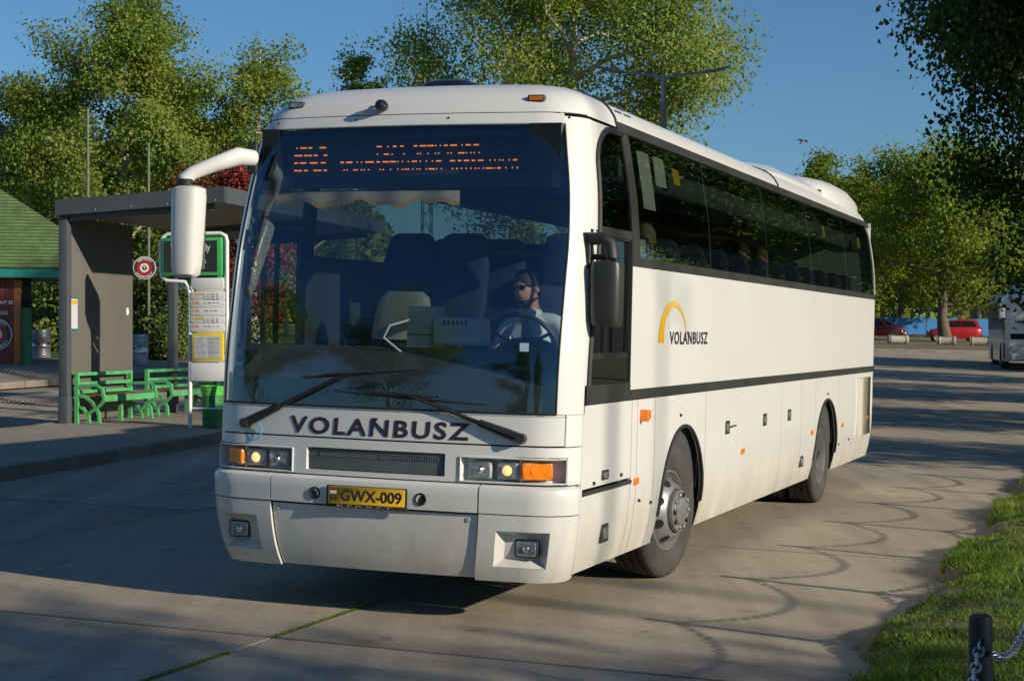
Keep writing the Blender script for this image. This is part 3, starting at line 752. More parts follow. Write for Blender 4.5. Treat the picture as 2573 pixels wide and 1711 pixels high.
# --- roof shell, gutters, roof hump
RX = -11.92
def rxz(z): return RX + max(0, (z - 3.15)) ** 2 * 4.0
def ring(z, off=0.0):
    r = [Fp(q, z, off) for q in np.linspace(-1, 1, 41)]
    w = hw(z) + off; xe = r[-1].x; xr = rxz(z); R = min(.16, w * .5)
    for t in np.linspace(0, 1, 16)[1:]: r.append(Vector((xe + (xr + R - xe) * t, w, z)))
    for t in np.linspace(0, math.pi / 2, 5)[1:]: r.append(Vector((xr + R - R * math.sin(t), w - R + R * math.cos(t), z)))
    for t in np.linspace(math.pi / 2, 0, 5): r.append(Vector((xr + R - R * math.sin(t), -(w - R + R * math.cos(t)), z)))
    xe2 = r[0].x
    for t in np.linspace(1, 0, 16)[1:-1]: r.append(Vector((xe2 + (xr + R - xe2) * t, -w, z)))
    return r
m = MB(); m.loft([ring(z) for z in (3.172, 3.2, 3.24, 3.28, 3.31, 3.34, 3.365, 3.385, 3.40, 3.415, 3.43, 3.442, 3.452, 3.4595)], True, True)
badd(m, 'roof', W_['roofwhite'], angle=60)
# dark joints across the roof edge
def roofarc(x, y0=.6, y1=None, off=.004):
    pts = []
    for z in (3.21, 3.24, 3.28, 3.32, 3.36, 3.40, 3.42, 3.44): pts.append((x + (3.44 - z) * -.0, hw(z) + off, z + off))
    return pts
for x in (-1.32, -6.55):
    m = MB(); m.tube(roofarc(x), .009, 5); badd(m, 'roof_joint', W_['black'])
m = MB()
for (dx, dz) in ((0, 0), (.22, 0), (0, -.045), (.22, -.045)):
    z = 3.345 + dz; m.box(-1.62 - dx, -1.46 - dx, hw(z) - .02, hw(z) + .004, z - .006, z + .006)
badd(m, 'roof_vent_slot', W_['moulding'])
# roof hatch dome and second hatch
def dome(name, x0, x1, y0, y1, z0, h, mat):
    m = MB(); rings = []
    for t, sc in ((0, 1.0), (.35, .98), (.65, .92), (.88, .78), (1.0, .5)):
        rr = []
        for k in range(28):
            a = 2 * math.pi * k / 28; ca, sa = math.cos(a), math.sin(a)
            ex = math.copysign(abs(ca) ** .6, ca); ey = math.copysign(abs(sa) ** .6, sa)
            rr.append(((x0 + x1) / 2 + ex * (x1 - x0) / 2 * sc, (y0 + y1) / 2 + ey * (y1 - y0) / 2 * sc, z0 + h * t))
        rings.append(rr)
    m.loft(rings, True, True); return badd(m, name, mat)
dome('roof_hatch', -2.85, -2.0, -.74, -.22, 3.40, .27, W_['blackgloss'])
dome('roof_hatch', -3.6, -2.9, -.56, -.06, 3.41, .31, W_['moulding'])
# air conditioning hump at the rear and the long low spoiler in front of it
m = MB(); rings = []
for x, hgt, wd in ((-9.55, .06, .86), (-9.75, .20, .93), (-10.0, .27, .98), (-10.6, .30, 1.02), (-11.2, .29, 1.03), (-11.6, .22, 1.02), (-11.85, .02, .98)):
    rr = []
    for k in range(17):
        t = math.pi * k / 16; c = math.cos(t); s_ = math.sin(t)
        rr.append((x, math.copysign(abs(c) ** .5, c) * wd * 1.04, 3.28 + (hgt * .92 + .12) * s_ ** .72))
    rings.append(rr)
m.loft(rings, False, False); badd(m, 'air_conditioning_cover', W_['roofwhite'])
m = MB(); rings = []
for x, k in ((-6.6, .1), (-7.0, .7), (-7.6, 1), (-9.3, 1), (-9.62, .9)):
    rings.append([(x, .55, 3.40), (x, .60, 3.44 + .10 * k), (x, .82, 3.41 + .10 * k), (x, .97, 3.37 + .04 * k), (x, 1.0, 3.30)])
m.loft(rings, False, False); badd(m, 'roof_spoiler', W_['roofwhite'])
m = MB(); m.box(-9.66, -9.60, .70, .96, 3.36, 3.44); badd(m, 'spoiler_end', W_['moulding'])

# --- sides
def spatch(name, x0f, x1f, z0, z1, sgn, mat, off=0.0, nx=4, nz=6, parent=None, thick=0.0):
    """panel on a side wall; x0f/x1f numbers or functions of z"""
    fa = x0f if callable(x0f) else (lambda z: x0f); fb = x1f if callable(x1f) else (lambda z: x1f)
    m = MB(); zz = np.linspace(z0, z1, nz + 1)
    def P(t, z, o=off): return (fa(z) + (fb(z) - fa(z)) * t, sgn * (hw(z) + o), z)
    ts = np.linspace(0, 1, nx + 1)
    for a, b in zip(ts[:-1], ts[1:]):
        for c, d in zip(zz[:-1], zz[1:]):
            m.quad(P(b, c), P(a, c), P(a, d), P(b, d)) if sgn < 0 else m.quad(P(a, c), P(b, c), P(b, d), P(a, d))
    if thick:
        per = [(t, zz[0]) for t in ts] + [(1, z) for z in zz[1:]] + [(t, zz[-1]) for t in ts[::-1][1:]] + [(0, z) for z in zz[::-1][1:]]
        for (ta, za), (tb, zb) in zip(per[:-1], per[1:]): m.quad(P(ta, za), P(tb, zb), P(tb, zb, off - thick), P(ta, za, off - thick))
    return m.build(name, mat, parent or bus, angle=30)
ARCH = {0: (-2.79, .61, .615), 1: (-8.73, .64, .61)}
ZA = .50
def archz(x):
    for c, a, h in ARCH.values():
        if abs(x - c) < a: return ZA + h * math.sqrt(1 - ((x - c) / a) ** 2)
    return None
def lower_panel(name, x0, x1, sgn, z0=.305, z1=1.352):
    xs_ = list(np.linspace(x0, x1, 5))
    for c, a, h in ARCH.values():
        for k in range(25):
            x = c + a * math.cos(math.pi * k / 24)
            if min(x0, x1) - 1e-6 <= x <= max(x0, x1) + 1e-6: xs_.append(x)
    xs_ = uniq(xs_, 1e-4)
    m = MB(); n = 8
    def colm(x, mid):
        az = archz(mid); b = z0
        if az is not None:
            aa = archz(x); b = aa if aa is not None else ZA
        return [(x, sgn * hw(b + (z1 - b) * k / n), b + (z1 - b) * k / n) for k in range(n + 1)]
    for a, b in zip(xs_[:-1], xs_[1:]):
        A = colm(a, (a + b) / 2); B = colm(b, (a + b) / 2)
        for k in range(n):
            m.quad(A[k], B[k], B[k + 1], A[k + 1]) if sgn < 0 else m.quad(B[k], A[k], A[k + 1], B[k + 1])
        # turned-in bottom edge
        for q in ((A[0], B[0]),):
            a0, b0 = q; m.quad((a0[0], a0[1] - sgn * .02, a0[2]), (b0[0], b0[1] - sgn * .02, b0[2]), b0, a0)
        for x, C in ((a, A), (b, B)):
            if x in (xs_[0], xs_[-1]):
                for k in range(n): m.quad(C[k], C[k + 1], (x, C[k + 1][1] - sgn * .02, C[k + 1][2]), (x, C[k][1] - sgn * .02, C[k][2]))
    return m.build(name, W_['white'], bus, angle=30)
G_ = .005
segs = [(-.47, -1.43), (-1.43, -1.565), (-1.565, -2.0), (-2.0, -3.44), (-3.44, -6.35), (-6.35, -7.30), (-7.30, -8.06), (-8.06, -9.44), (-9.44, -10.45), (-10.45, -11.86)]
for sgn in (1, -1):
    for i, (a, b) in enumerate(segs):
        if i == 0:
            spatch('side_panel', lambda z: xend(z) - .035, b + G_, .305, .79, sgn, W_['white'], 0, 6, 6, thick=.02)
            spatch('side_panel', lambda z: xend(z) - .035, b + G_, .835, 1.352, sgn, W_['white'], 0, 6, 6, thick=.02)
            spatch('step_trim', lambda z: xend(z) - .035, b + G_, .795, .82, sgn, W_['moulding'], .012, 4, 1, thick=.03)
        else: lower_panel('side_panel', a - G_, b + G_, sgn)
    spatch('corner_trim', lambda z: xend(z), lambda z: xend(z) - .028, .305, 1.30, sgn, W_['white'], .004, 1, 10, thick=.02)
    # black moulding and main white panel
    spatch('waist_moulding', -1.345, RX + .03, 1.358, 1.418, sgn, W_['moulding'], .012, 10, 2, thick=.025)
    spatch('waist_moulding', lambda z: xend(z) - .03, -1.35, 1.358, 1.475, sgn, W_['moulding'], .010, 3, 3, thick=.025)
    spatch('flank_panel', -1.355, RX + .04, 1.424, 2.248, sgn, W_['white'], 0, 12, 6, thick=.02)
    spatch('window_sill', -1.355, RX + .04, 2.252, 2.312, sgn, W_['moulding'], .008, 12, 2, thick=.03)
    spatch('gutter', -1.30, RX + .05, 3.145, 3.212, sgn, W_['moulding'], .012, 12, 2, thick=.03)
    # glazing
    edges = [-1.53, -3.49, -5.60, -7.70, -9.83, -11.86]
    for a, b in zip(edges[:-1], edges[1:]):
        spatch('side_window', a - .012, b + .006, 2.31, 3.15, sgn, W_['sg'], -.003, 2, 10)
    for x in edges[1:-1]:
        spatch('window_divider', x - .001, x - .013, 2.31, 3.15, sgn, W_['black'], .001, 1, 10)
    spatch('window_pillar', -1.375, -1.54, 2.31, 3.15, sgn, W_['moulding'], .004, 1, 10, thick=.03)
    spatch('rear_pillar', RX + .07, RX + .03, 2.25, 3.17, sgn, W_['white'], .004, 1, 8, thick=.03)
    # front quarter window: rounded front upper corner
    def xq(z):
        x = xend(z) - .045
        if z > 2.86: x -= .50 * (1 - math.sqrt(max(0, 1 - ((z - 2.86) / .30) ** 2)))
        return x
    spatch('quarter_window', lambda z: xq(z) - .03, -1.375, 2.47, 3.10, sgn, W_['sg'], -.003, 4, 14)
    spatch('pillar_skin', lambda z: xend(z), lambda z: xq(z), 1.475, 3.15, sgn, W_['roofwhite'], .001, 3, 24)
    m = MB(); m.tube([(xq(z) - .018, sgn * (hw(z) + .002), z) for z in np.linspace(1.47, 3.12, 40)] + [(-1.2 + (-.18) * t, sgn * (hw(3.13) + .004), 3.13) for t in (0, .5, 1)], .022, 6); badd(m, 'window_seal', W_['black'])
    spatch('quarter_window_bar', lambda z: xq(z) - .02, -1.375, 2.42, 2.475, sgn, W_['moulding'], .008, 2, 1, thick=.03)
    # sliding driver's window with frame, and the low pane
    spatch('sliding_window', lambda z: xq(z) - .03, -1.36, 1.67, 2.42, sgn, W_['clear'], -.02, 2, 4)
    m = MB()
    yb = lambda z: sgn * (hw(z) - .006)
    for x in (-.55, -.82, -1.0, -1.34): m.box(x - .012, x + .012, min(yb(2), yb(2) - sgn * .03), max(yb(2), yb(2) - sgn * .03), 1.66, 2.43)
    for z in (1.655, 2.425): m.box(-1.36, -.50, min(yb(2), yb(2) - sgn * .03), max(yb(2), yb(2) - sgn * .03), z - .02, z + .02)
    m.box(-1.365, -1.335, min(yb(2), yb(2) + sgn * .01), max(yb(2), yb(2) + sgn * .01), 1.47, 2.44)
    badd(m, 'sliding_window_frame', W_['black'])
    spatch('low_window', lambda z: xq(z) - .03, -1.345, 1.475, 1.635, sgn, W_['sg'], -.003, 2, 2)
    # inner lining behind panels
    spatch('wall_lining', -1.36, RX + .05, .6, 2.30, sgn, W_['liner'], -.06, 4, 4)
    for c, a, h in ARCH.values():
        m = MB(); m.tube([(c + a * math.cos(t), sgn * (hw(ZA + h * math.sin(t)) + .004), ZA + h * math.sin(t)) for t in np.linspace(0, math.pi, 30)], .015, 6); badd(m, 'arch_trim', W_['black'])
        m = MB()
        ar = [(c + a * math.cos(t), ZA + h * math.sin(t)) for t in np.linspace(-.45, math.pi + .45, 26)]
        m.loft([[(x, sgn * 1.19, max(z, .32)) for x, z in ar], [(x, sgn * .55, max(z, .32)) for x, z in ar]], False, False)
        m.poly([(x, sgn * .56, max(z, .32)) for x, z in ar]); badd(m, 'wheel_well', W_['dark'])
# rear
m = MB(); m.box(RX - .0, RX + .04, -1.17, 1.17, .32, 3.2); badd(m, 'rear_wall', W_['white'])
m = MB(); m.box(RX - .012, RX - .002, -1.0, 1.0, 2.2, 3.0); badd(m, 'rear_window', W_['blackgloss'])
for s in (-1, 1):
    m = MB(); m.rbox(RX - .02, RX + .0, s * 1.08 - .09, s * 1.08 + .09, .85, 1.25, .03, 0); badd(m, 'tail_lamp', W_['red'])
    m = MB()
    for t in np.linspace(0, math.pi / 2, 5)[:-1]:
        t2 = t + math.pi / 8
        for z0, z1 in zip(np.linspace(.31, 3.17, 14)[:-1], np.linspace(.31, 3.17, 14)[1:]):
            P_ = lambda t_, z: (RX + .05 - .06 * math.sin(t_), s * (hw(z) - .06 + .062 * math.cos(t_)), z)
            m.quad(P_(t, z0), P_(t2, z0), P_(t2, z1), P_(t, z1))
    badd(m, 'rear_corner', W_['white'])
# underbody
m = MB(); m.box(-11.8, -9.5, -1.1, 1.1, .34, .62); m.box(-7.9, -3.5, -1.1, 1.1, .33, .62); m.box(-1.9, -.5, -1.05, 1.05, .34, .62); m.box(-11.8, -.5, -.5, .5, .42, .62)
badd(m, 'underbody', W_['dark'], smooth=False)
m = MB(); m.loft([[Fp(q, z, -.15) for q in np.linspace(-1, 1, 30)] for z in (.33, .6, .9, 1.2, 1.42)], False, False); badd(m, 'front_bulkhead', W_['dark'])
# side lamps, latches, badges
for (x, z, big) in ((-1.69, 1.245, 1), (-1.55, .80, .7), (-4.73, .805, .6), (-7.86, .80, .6), (-9.68, .79, .55), (-11.45, .80, .5)):
    m = MB(); w2 = .055 * (1 if big == 1 else .8); h2 = .026 * (1.2 if big == 1 else .9)
    m.rbox(x - w2, x + w2, hw(z) - .01, hw(z) + (.045 if big == 1 else .016), z - h2, z + h2, .01, 1); badd(m, 'side_marker_lamp', W_['amber'])
    if big == 1:
        m = MB(); m.rbox(x + .035, x + .075, hw(z) - .01, hw(z) + .06, z - .042, z + .038, .01, 1); badd(m, 'side_indicator_lamp', W_['amber'])
for (x, z, tall) in ((-4.17, 1.035, .055), (-5.60, 1.035, .055), (-6.70, 1.03, .055), (-7.45, .53, .055), (-.93, .515, .06), (-.86, .895, .032)):
    m = MB(); y = hw(z)
    tl = hw(z + .04) - hw(z - .04)
    m.rbox(x - .075, x + .075, y - .02, y + .006 + abs(tl) * .5, z - tall, z + tall, .012, 1); L = badd(m, 'locker_latch', W_['moulding'])
    m = MB(); m.rbox(x - .045, x + .045, y + .005, y + .012 + abs(tl) * .5, z - tall * .6, z + tall * .6, .008, 1); m.build('latch_paddle', W_['rim'], L)
m = MB(); m.tube([(-4.20, hw(1.03) + .01, 1.035), (-4.27, hw(1.03) + .05, 1.05)], .008, 6); badd(m, 'latch_key', W_['moulding'])
for (x, z) in ((-.62, .86), (-1.2, .87), (-1.65, .66), (-1.95, .62), (-2.67, 1.20), (-8.73, 1.17), (-9.55, .58), (-10.2, .60)):
    m = MB(); m.lathe([(.012, 0), (.012, .012), (.006, .016), (0, .016)], 'y', 8, (x, hw(z), z)); badd(m, 'panel_fastener', W_['moulding'])
# ribbed radiator vent at the rear with soot
G_soot, nd, ln, b_ = mat_base('sooty_vent_paint')
tc = nd.new('ShaderNodeTexCoord'); sx = nd.new('ShaderNodeSeparateXYZ'); ln.new(tc.outputs['Object'], sx.inputs[0])
mr = nd.new('ShaderNodeMapRange'); mr.inputs['From Min'].default_value = -10.75; mr.inputs['From Max'].default_value = -11.75; ln.new(sx.outputs['X'], mr.inputs['Value'])
ad = nd.new('ShaderNodeMath'); ad.operation = 'MULTIPLY'; ln.new(mr.outputs['Result'], ad.inputs[0]); ln.new(noise(nd, ln, 3.5, 5, .7, sc=(1, 1, .4)), ad.inputs[1])
ln.new(ramp(nd, ln, ad.outputs[0], [(.10, (.66, .63, .56)), (.22, (.30, .26, .20)), (.36, (.04, .036, .03))]), b_.inputs['Base Color']); b_.inputs['Roughness'].default_value = .6
m = MB()
for k in range(20):
    x = -10.72 - .95 * k / 20; m.box(x - .017, x + .012, hw(1.0) - .005, hw(1.0) + .010, .60, 1.29)
badd(m, 'radiator_vent', G_soot)
m = MB(); m.tube([(-10.68, hw(1.3) + .006, 1.30), (-11.74, hw(1.3) + .006, 1.30), (-11.74, hw(.59) + .006, .585), (-10.68, hw(.59) + .006, .585), (-10.68, hw(1.3) + .006, 1.30)], .008, 5); badd(m, 'vent_frame', W_['white'])
# side logo: tapering arc and lettering
sm = lambda x, z: (-x, hw(z) + .003, z)
m = MB(); n = 28; outer = []; inner = []
for k in range(n + 1):
    t = k / n; a = math.pi * (1.0 - t * .93)
    cx, cz, ra, rb = 2.42, 1.735, .385, .305
    X = cx + ra * math.cos(a); Z = cz + rb * math.sin(a)
    wd = .135 * (1 - t) ** 1.1 + .008
    if t < .02: pass
    nx_, nz_ = math.cos(a) / ra, math.sin(a) / rb; L = math.hypot(nx_, nz_)
    outer.append((X, Z)); inner.append((X - nx_ / L * wd, Z - nz_ / L * wd * .75))
M_arc, nd, ln, b_ = mat_base('logo_yellow')
tc = nd.new('ShaderNodeTexCoord'); sx = nd.new('ShaderNodeSeparateXYZ'); ln.new(tc.outputs['Object'], sx.inputs[0])
mr = nd.new('ShaderNodeMapRange'); mr.inputs['From Min'].default_value = 1.72; mr.inputs['From Max'].default_value = 2.05; ln.new(sx.outputs['Z'], mr.inputs['Value'])
ln.new(ramp(nd, ln, mr.outputs['Result'], [(0, (.80, .36, .0)), (.6, (.80, .47, .0)), (1, (.80, .55, .16))]), b_.inputs['Base Color']); b_.inputs['Roughness'].default_value = .35
for k in range(n): m.quad(sm(*outer[k]), sm(*outer[k + 1]), sm(*inner[k + 1]), sm(*inner[k]))
badd(m, 'logo_arc', M_arc, smooth=False)
text_obj('logo_lettering', 'VOLANBUSZ', .1, sm, W_['text'], bus, .0026, shear=.04, fit=(2.33, 3.44, 1.722, 1.818), space=1.15)
m = MB(); m.poly([sm(2.815, 1.82), sm(2.85, 1.82), sm(2.825, 1.785)]); badd(m, 'logo_accent', W_['text'], smooth=False)
# papers in the side windows
for (xa, xb, za, zb, mt) in ((-1.72, -2.02, 2.66, 3.06, 'paper'), (-2.12, -2.40, 2.85, 3.06, 'paper'), (-2.62, -2.80, 2.90, 3.02, 'yellow'), (-1.58, -1.72, 2.33, 2.44, 'paper'), (-8.6, -8.75, 2.85, 2.97, 'yellow'), (-10.9, -11.05, 2.85, 2.97, 'yellow')):
    spatch('window_notice', xa, xb, za, zb, 1, W_[mt], -.008, 1, 3)
# header marker lamps and the front camera
for y in (-.86, .84):
    c = Fy(y, 3.262, .01); m = MB(); m.rbox(c.x - .03, c.x + .012, c.y - .055, c.y + .055, c.z - .022, c.z + .022, .008, 0); L = badd(m, 'clearance_lamp', W_['moulding'])
    m = MB(); m.rbox(c.x + .011, c.x + .017, c.y - .042, c.y + .042, c.z - .013, c.z + .013, .005, 0); m.build('lens', W_['amber'] if y > 0 else W_['lens'], L)
c = Fy(-.17, 3.215, .03); m = MB(); m.lathe([(.0, .055), (.022, .05), (.036, .03), (.04, 0), (.034, -.03)], 'x', 16, (c.x + .02, c.y, c.z)); ca = badd(m, 'roof_camera', W_['blackgloss'])
m = MB(); m.tube([(c.x, c.y - .03, c.z), (c.x + .03, c.y - .07, c.z - .01), (c.x + .02, c.y - .12, c.z - .045)], .010, 6); m.build('camera_bracket', W_['palegrey'], ca)

# --- wipers
def wiper(piv, elbow, b0, b1):
    P = Fy(*piv, .03); E_ = Fy(*elbow, .035)
    m = MB(); mid = P + (E_ - P) * .35
    m.tube([P, P + (E_ - P) * .12, mid], [.030, .030, .022], 8); m.tube([mid, E_], [.014, .009], 6)
    w = badd(m, 'wiper', W_['black'])
    m = MB(); m.cyl(Fy(*piv, -.0), Fy(*piv, .06), .034, .03, 14); m.build('wiper_pivot', W_['moulding'], w)
    m = MB(); m.tube([Fy(b0[0] + (b1[0] - b0[0]) * t, b0[1] + (b1[1] - b0[1]) * t, .020) for t in np.linspace(0, 1, 9)], [.004, .007, .009, .010, .011, .010, .009, .007, .004], 6); m.build('wiper_blade', W_['black'], w)
    m = MB(); m.tube([Fy(elbow[0] + (b1[0] - b0[0]) * t * .2, elbow[1] + (b1[1] - b0[1]) * t * .2, .032) for t in (-1, 0, 1)], [.008, .013, .008], 6); m.build('blade_carrier', W_['moulding'], w)
    return w
wiper((-.925, 1.175), (-.20, 1.515), (-.53, 1.478), (.28, 1.552))
wiper((.955, 1.155), (.20, 1.400), (-.29, 1.402), (.71, 1.350))
m = MB(); c = Fy(-.86, 1.15, .02); m.tube([(c.x, c.y + .05 * math.cos(t), c.z - .02 + .06 * math.sin(t)) for t in np.linspace(-2.6, 1.4, 14)], .004, 5); badd(m, 'washer_hose', W_['blue'])

# --- mirrors
m = MB(); pts = [(-.34, -1.06, 2.90), (-.22, -1.10, 2.90), (-.10, -1.20, 2.84), (-.03, -1.32, 2.78), (0, -1.36, 2.74), (0, -1.36, 2.70)]
m.tube(pts, [.055, .062, .05, .045, .05, .048], 12); mi = badd(m, 'mirror_arm', W_['roofwhite'])
m = MB(); m.cyl((0, -1.36, 2.70), (0, -1.36, 2.735), .05, .054, 14); m.build('arm_collar', W_['black'], mi)
m = MB(); m.rbox(-.36, -.33, -1.10, -1.03, 2.80, 3.0, .01, 0); m.build('arm_mount', W_['moulding'], mi)
m = MB(); rings = []
for z, sx_, sy_, dx in ((2.10, .045, .06, 0), (2.12, .075, .082, 0), (2.18, .085, .09, 0), (2.4, .092, .098, 0), (2.62, .092, .104, 0), (2.675, .085, .10, 0), (2.69, .05, .07, 0)):
    rr = []
    for k in range(24):
        a = 2 * math.pi * k / 24; c_, s_ = math.cos(a), math.sin(a)
        rr.append((0.0 + math.copysign(abs(c_) ** .65, c_) * sx_, -1.335 + math.copysign(abs(s_) ** .65, s_) * sy_ + (z - 2.4) * .02, z))
    rings.append(rr)
m.loft(rings, True, True); mh = badd(m, 'mirror_housing', W_['roofwhite'])
m = MB(); m.box(-.094, -.090, -1.43, -1.26, 2.16, 2.64); m.build('mirror_glass', W_['chrome'], mh)
m = MB(); m.rbox(-.49, -.43, 1.20, 1.26, 2.20, 2.42, .015, 2); m.tube([(-.46, 1.25, 2.38), (-.46, 1.33, 2.385), (-.46, 1.38, 2.35), (-.46, 1.39, 2.26)], [.04, .042, .042, .045], 10); m.tube([(-.46, 1.25, 2.27), (-.46, 1.38, 2.27)], .018, 8)
mi = badd(m, 'mirror_arm', W_['black'])
m = MB(); rings = []
for z, sx_, sy_ in ((1.84, .04, .075), (1.855, .065, .09), (1.90, .075, .097), (2.1, .078, .10), (2.20, .078, .10), (2.235, .07, .092), (2.245, .04, .06)):
    rr = []
    for k in range(24):
        a = 2 * math.pi * k / 24; c_, s_ = math.cos(a), math.sin(a)
        rr.append((-.46 + math.copysign(abs(c_) ** .6, c_) * sx_, 1.362 + math.copysign(abs(s_) ** .6, s_) * sy_, z))
    rings.append(rr)
m.loft(rings, True, True); badd(m, 'mirror_housing', W_['moulding'])

# --- wheels
def wheel(parent_name, x, sgn, steer, dual, yout):
    e = bpy.data.objects.new('wheel', None); link(e, bus); e.location = (x, sgn * yout, .50); e.rotation_euler = (0, 0, steer + (math.pi if sgn < 0 else 0))
    R = .50
    def tyre(y0):
        m = MB()
        prof = [(.285, y0 - .02), (.30, y0 - .005), (.36, y0 + .012), (.42, y0 + .012), (.465, y0 + .002), (.488, y0 - .012), (.498, y0 - .03)]
        for g0 in (-.075, -.14, -.205):
            prof += [(.499, y0 + g0 + .012), (.486, y0 + g0 + .010), (.486, y0 + g0 - .002), (.499, y0 + g0 - .004)]
        prof += [(.498, y0 - .255), (.485, y0 - .275), (.42, y0 - .295), (.30, y0 - .28)]
        m.lathe(prof, 'y', 56); return m.build('tyre', W_['tyre'], e, angle=35)
    tyre(0.0)
    if dual: tyre(-.34)
    m = MB()
    if not dual:
        prof = [(.29, -.03), (.295, -.008), (.283, -.004), (.270, -.03), (.262, -.05), (.240, -.015), (.19, .045), (.165, .055), (.160, .048)]
        m.lathe(prof, 'y', 40); rim = m.build('rim', W_['rim'], e)
        for k in range(8):
            a = 2 * math.pi * (k + .5) / 8; rr = .222
            m = MB(); c = (rr * math.cos(a), .0085, rr * math.sin(a)); pts = []
            for j in range(14):
                t = 2 * math.pi * j / 14; dr = .026 * math.cos(t); dt = .036 * math.sin(t)
                r2 = rr + dr; y = -.015 + (.240 - r2) / .05 * .06 + .003
                pts.append((r2 * math.cos(a) - dt * math.sin(a), y, r2 * math.sin(a) + dt * math.cos(a)))
            m.poly(pts); m.build('rim_opening', W_['dark'], rim, smooth=False)
        m = MB(); m.lathe([(.155, .03), (.157, .085), (.150, .094), (.100, .094), (.096, .104), (.088, .106), (0, .106)], 'y', 36); hub = m.build('hub', W_['rim'], e)
        for k in range(10):
            a = 2 * math.pi * k / 10; m = MB(); m.lathe([(.018, .092), (.018, .112), (.010, .118), (0, .118)], 'y', 8, (.124 * math.cos(a), 0, .124 * math.sin(a))); m.build('wheel_nut', W_['chrome'] if k % 3 else W_['tyre'], hub)
    else:
        prof = [(.29, -.03), (.295, -.008), (.283, -.004), (.268, -.04), (.258, -.14), (.18, -.165), (.15, -.165)]
        m.lathe(prof, 'y', 40); rim = m.build('rim', W_['rim'], e)
        m = MB(); m.lathe([(.15, -.166), (.13, -.15), (.125, -.05), (.115, -.03), (.07, -.02), (0, -.02)], 'y', 32); hub = m.build('hub', W_['chrome'], e)
        for k in range(10):
            a = 2 * math.pi * k / 10; m = MB(); m.lathe([(.018, -.165), (.018, -.12), (.0, -.12)], 'y', 8, (.19 * math.cos(a), 0, .19 * math.sin(a))); m.build('wheel_nut', W_['chrome'], hub)
    m = MB(); m.cyl((0, -.1, 0), (0, -.7, 0), .12, .12, 14); m.build('axle_stub', W_['dark'], e)
    return e
# Local wheel axis: +y is outboard on the driver side
wheel('w', -2.62, 1, math.radians(-8), False, 1.195); wheel('w', -2.62, -1, math.radians(-8), False, 1.195)
wheel('w', -8.72, 1, 0, True, 1.195); wheel('w', -8.72, -1, 0, True, 1.195)

# --- interior
m = MB(); m.box(-11.8, -1.85, -1.15, -.16, 1.30, 1.40); m.box(-11.8, -1.85, .16, 1.15, 1.30, 1.40); m.box(-11.8, -1.3, -1.15, 1.15, 1.18, 1.22); m.box(-1.3, -.45, -1.05, 1.05, .72, .75); m.box(-1.32, -1.28, -1.1, .2, .75, 1.22); badd(m, 'floor', W_['liner'])
m = MB(); m.loft([[(x, y, 3.05 + .22 * (1 - (y / 1.08) ** 2)) for y in np.linspace(-1.08, 1.08, 13)] for x in (-.75, -11.8)], False, False); badd(m, 'ceiling_lining', W_['liner'])
for s in (-1, 1):
    m = MB(); m.rbox(-11.7, -1.6, min(s * .72, s * 1.08), max(s * .72, s * 1.08), 2.83, 3.02, .04, 0); badd(m, 'luggage_rack', W_['cream'] if s < 0 else W_['greyplastic'])
# dashboard
m = MB(); n = 24
def dq(y): return Fy(y, 1.45, -.04).x
ys_ = np.linspace(-1.08, 1.08, n + 1)
for a, b in zip(ys_[:-1], ys_[1:]):
    m.quad((dq(a) - .01, a, 1.30), (dq(b) - .01, b, 1.30), (dq(b) - .02, b, 1.47), (dq(a) - .02, a, 1.47))
    m.quad((dq(a) - .02, a, 1.47), (dq(b) - .02, b, 1.47), (-.62, b, 1.68), (-.62, a, 1.68))
    m.quad((-.62, a, 1.68), (-.62, b, 1.68), (-.66, b, 1.0), (-.66, a, 1.0))
badd(m, 'dashboard', W_['dash'])
m = MB(); m.rbox(-.47, -.41, -.15, 1.02, 1.50, 1.575, .012, 1); badd(m, 'dashboard_ledge', W_['cream'])
m = MB(); rings = []
for x, k in ((-.50, .8), (-.54, .95), (-.60, 1.0), (-.74, .9)):
    rings.append([(x, .80 + .25 * k * math.cos(t), 1.54 + .225 * k * max(0, math.sin(t)) ** .6) for t in np.linspace(0, math.pi, 17)])
m.loft(rings, False, False); m.poly(rings[0]); badd(m, 'instrument_pod', W_['dash'])
m = MB(); m.rbox(-.53, -.50, .76, .86, 1.66, 1.735, .01, 0); o = badd(m, 'dash_device', W_['black'])
m = MB(); m.box(-.499, -.496, .785, .845, 1.675, 1.728); m.build('device_screen', M_emit('device_screen', (.7, .8, .9), .5), o)
m = MB()
C = Vector((-.84, .68, 1.70)); tilt = math.radians(28)
def sw(t, r): return C + Vector((math.sin(tilt) * r * math.sin(t), r * math.cos(t), math.cos(tilt) * r * math.sin(t)))
m.tube([sw(t, .235) for t in np.linspace(0, 2 * math.pi, 33)], .016, 8)
for t in (math.pi * .5 + 1.1, math.pi * .5 - 1.1, -math.pi / 2): m.tube([C, sw(t, .235)], .012, 6)
m.tube([C, C + Vector((.25, 0, -.35))], .03, 8); m.lathe([(.0, .03), (.05, .02), (.06, 0)], 'x', 12, tuple(C))
badd(m, 'steering_wheel', W_['black'])
m = MB(); m.rbox(-.72, -.54, .17, .50, 1.70, 1.88, .03, 1); tm = badd(m, 'ticket_machine', W_['palegrey'])
m = MB()
for k in range(6): m.box(-.60 - .0, -.538, .24 + k * .03, .255 + k * .03, 1.83, 1.86)
m.build('machine_slots', W_['black'], tm)
m = MB(); m.rbox(-.85, -.62, -.06, .13, 1.56, 1.95, .03, 2); tm = badd(m, 'cash_printer', W_['palegrey'])
m = MB(); m.box(-.63, -.617, -.05, .12, 1.76, 1.77); m.build('printer_gap', W_['black'], tm)
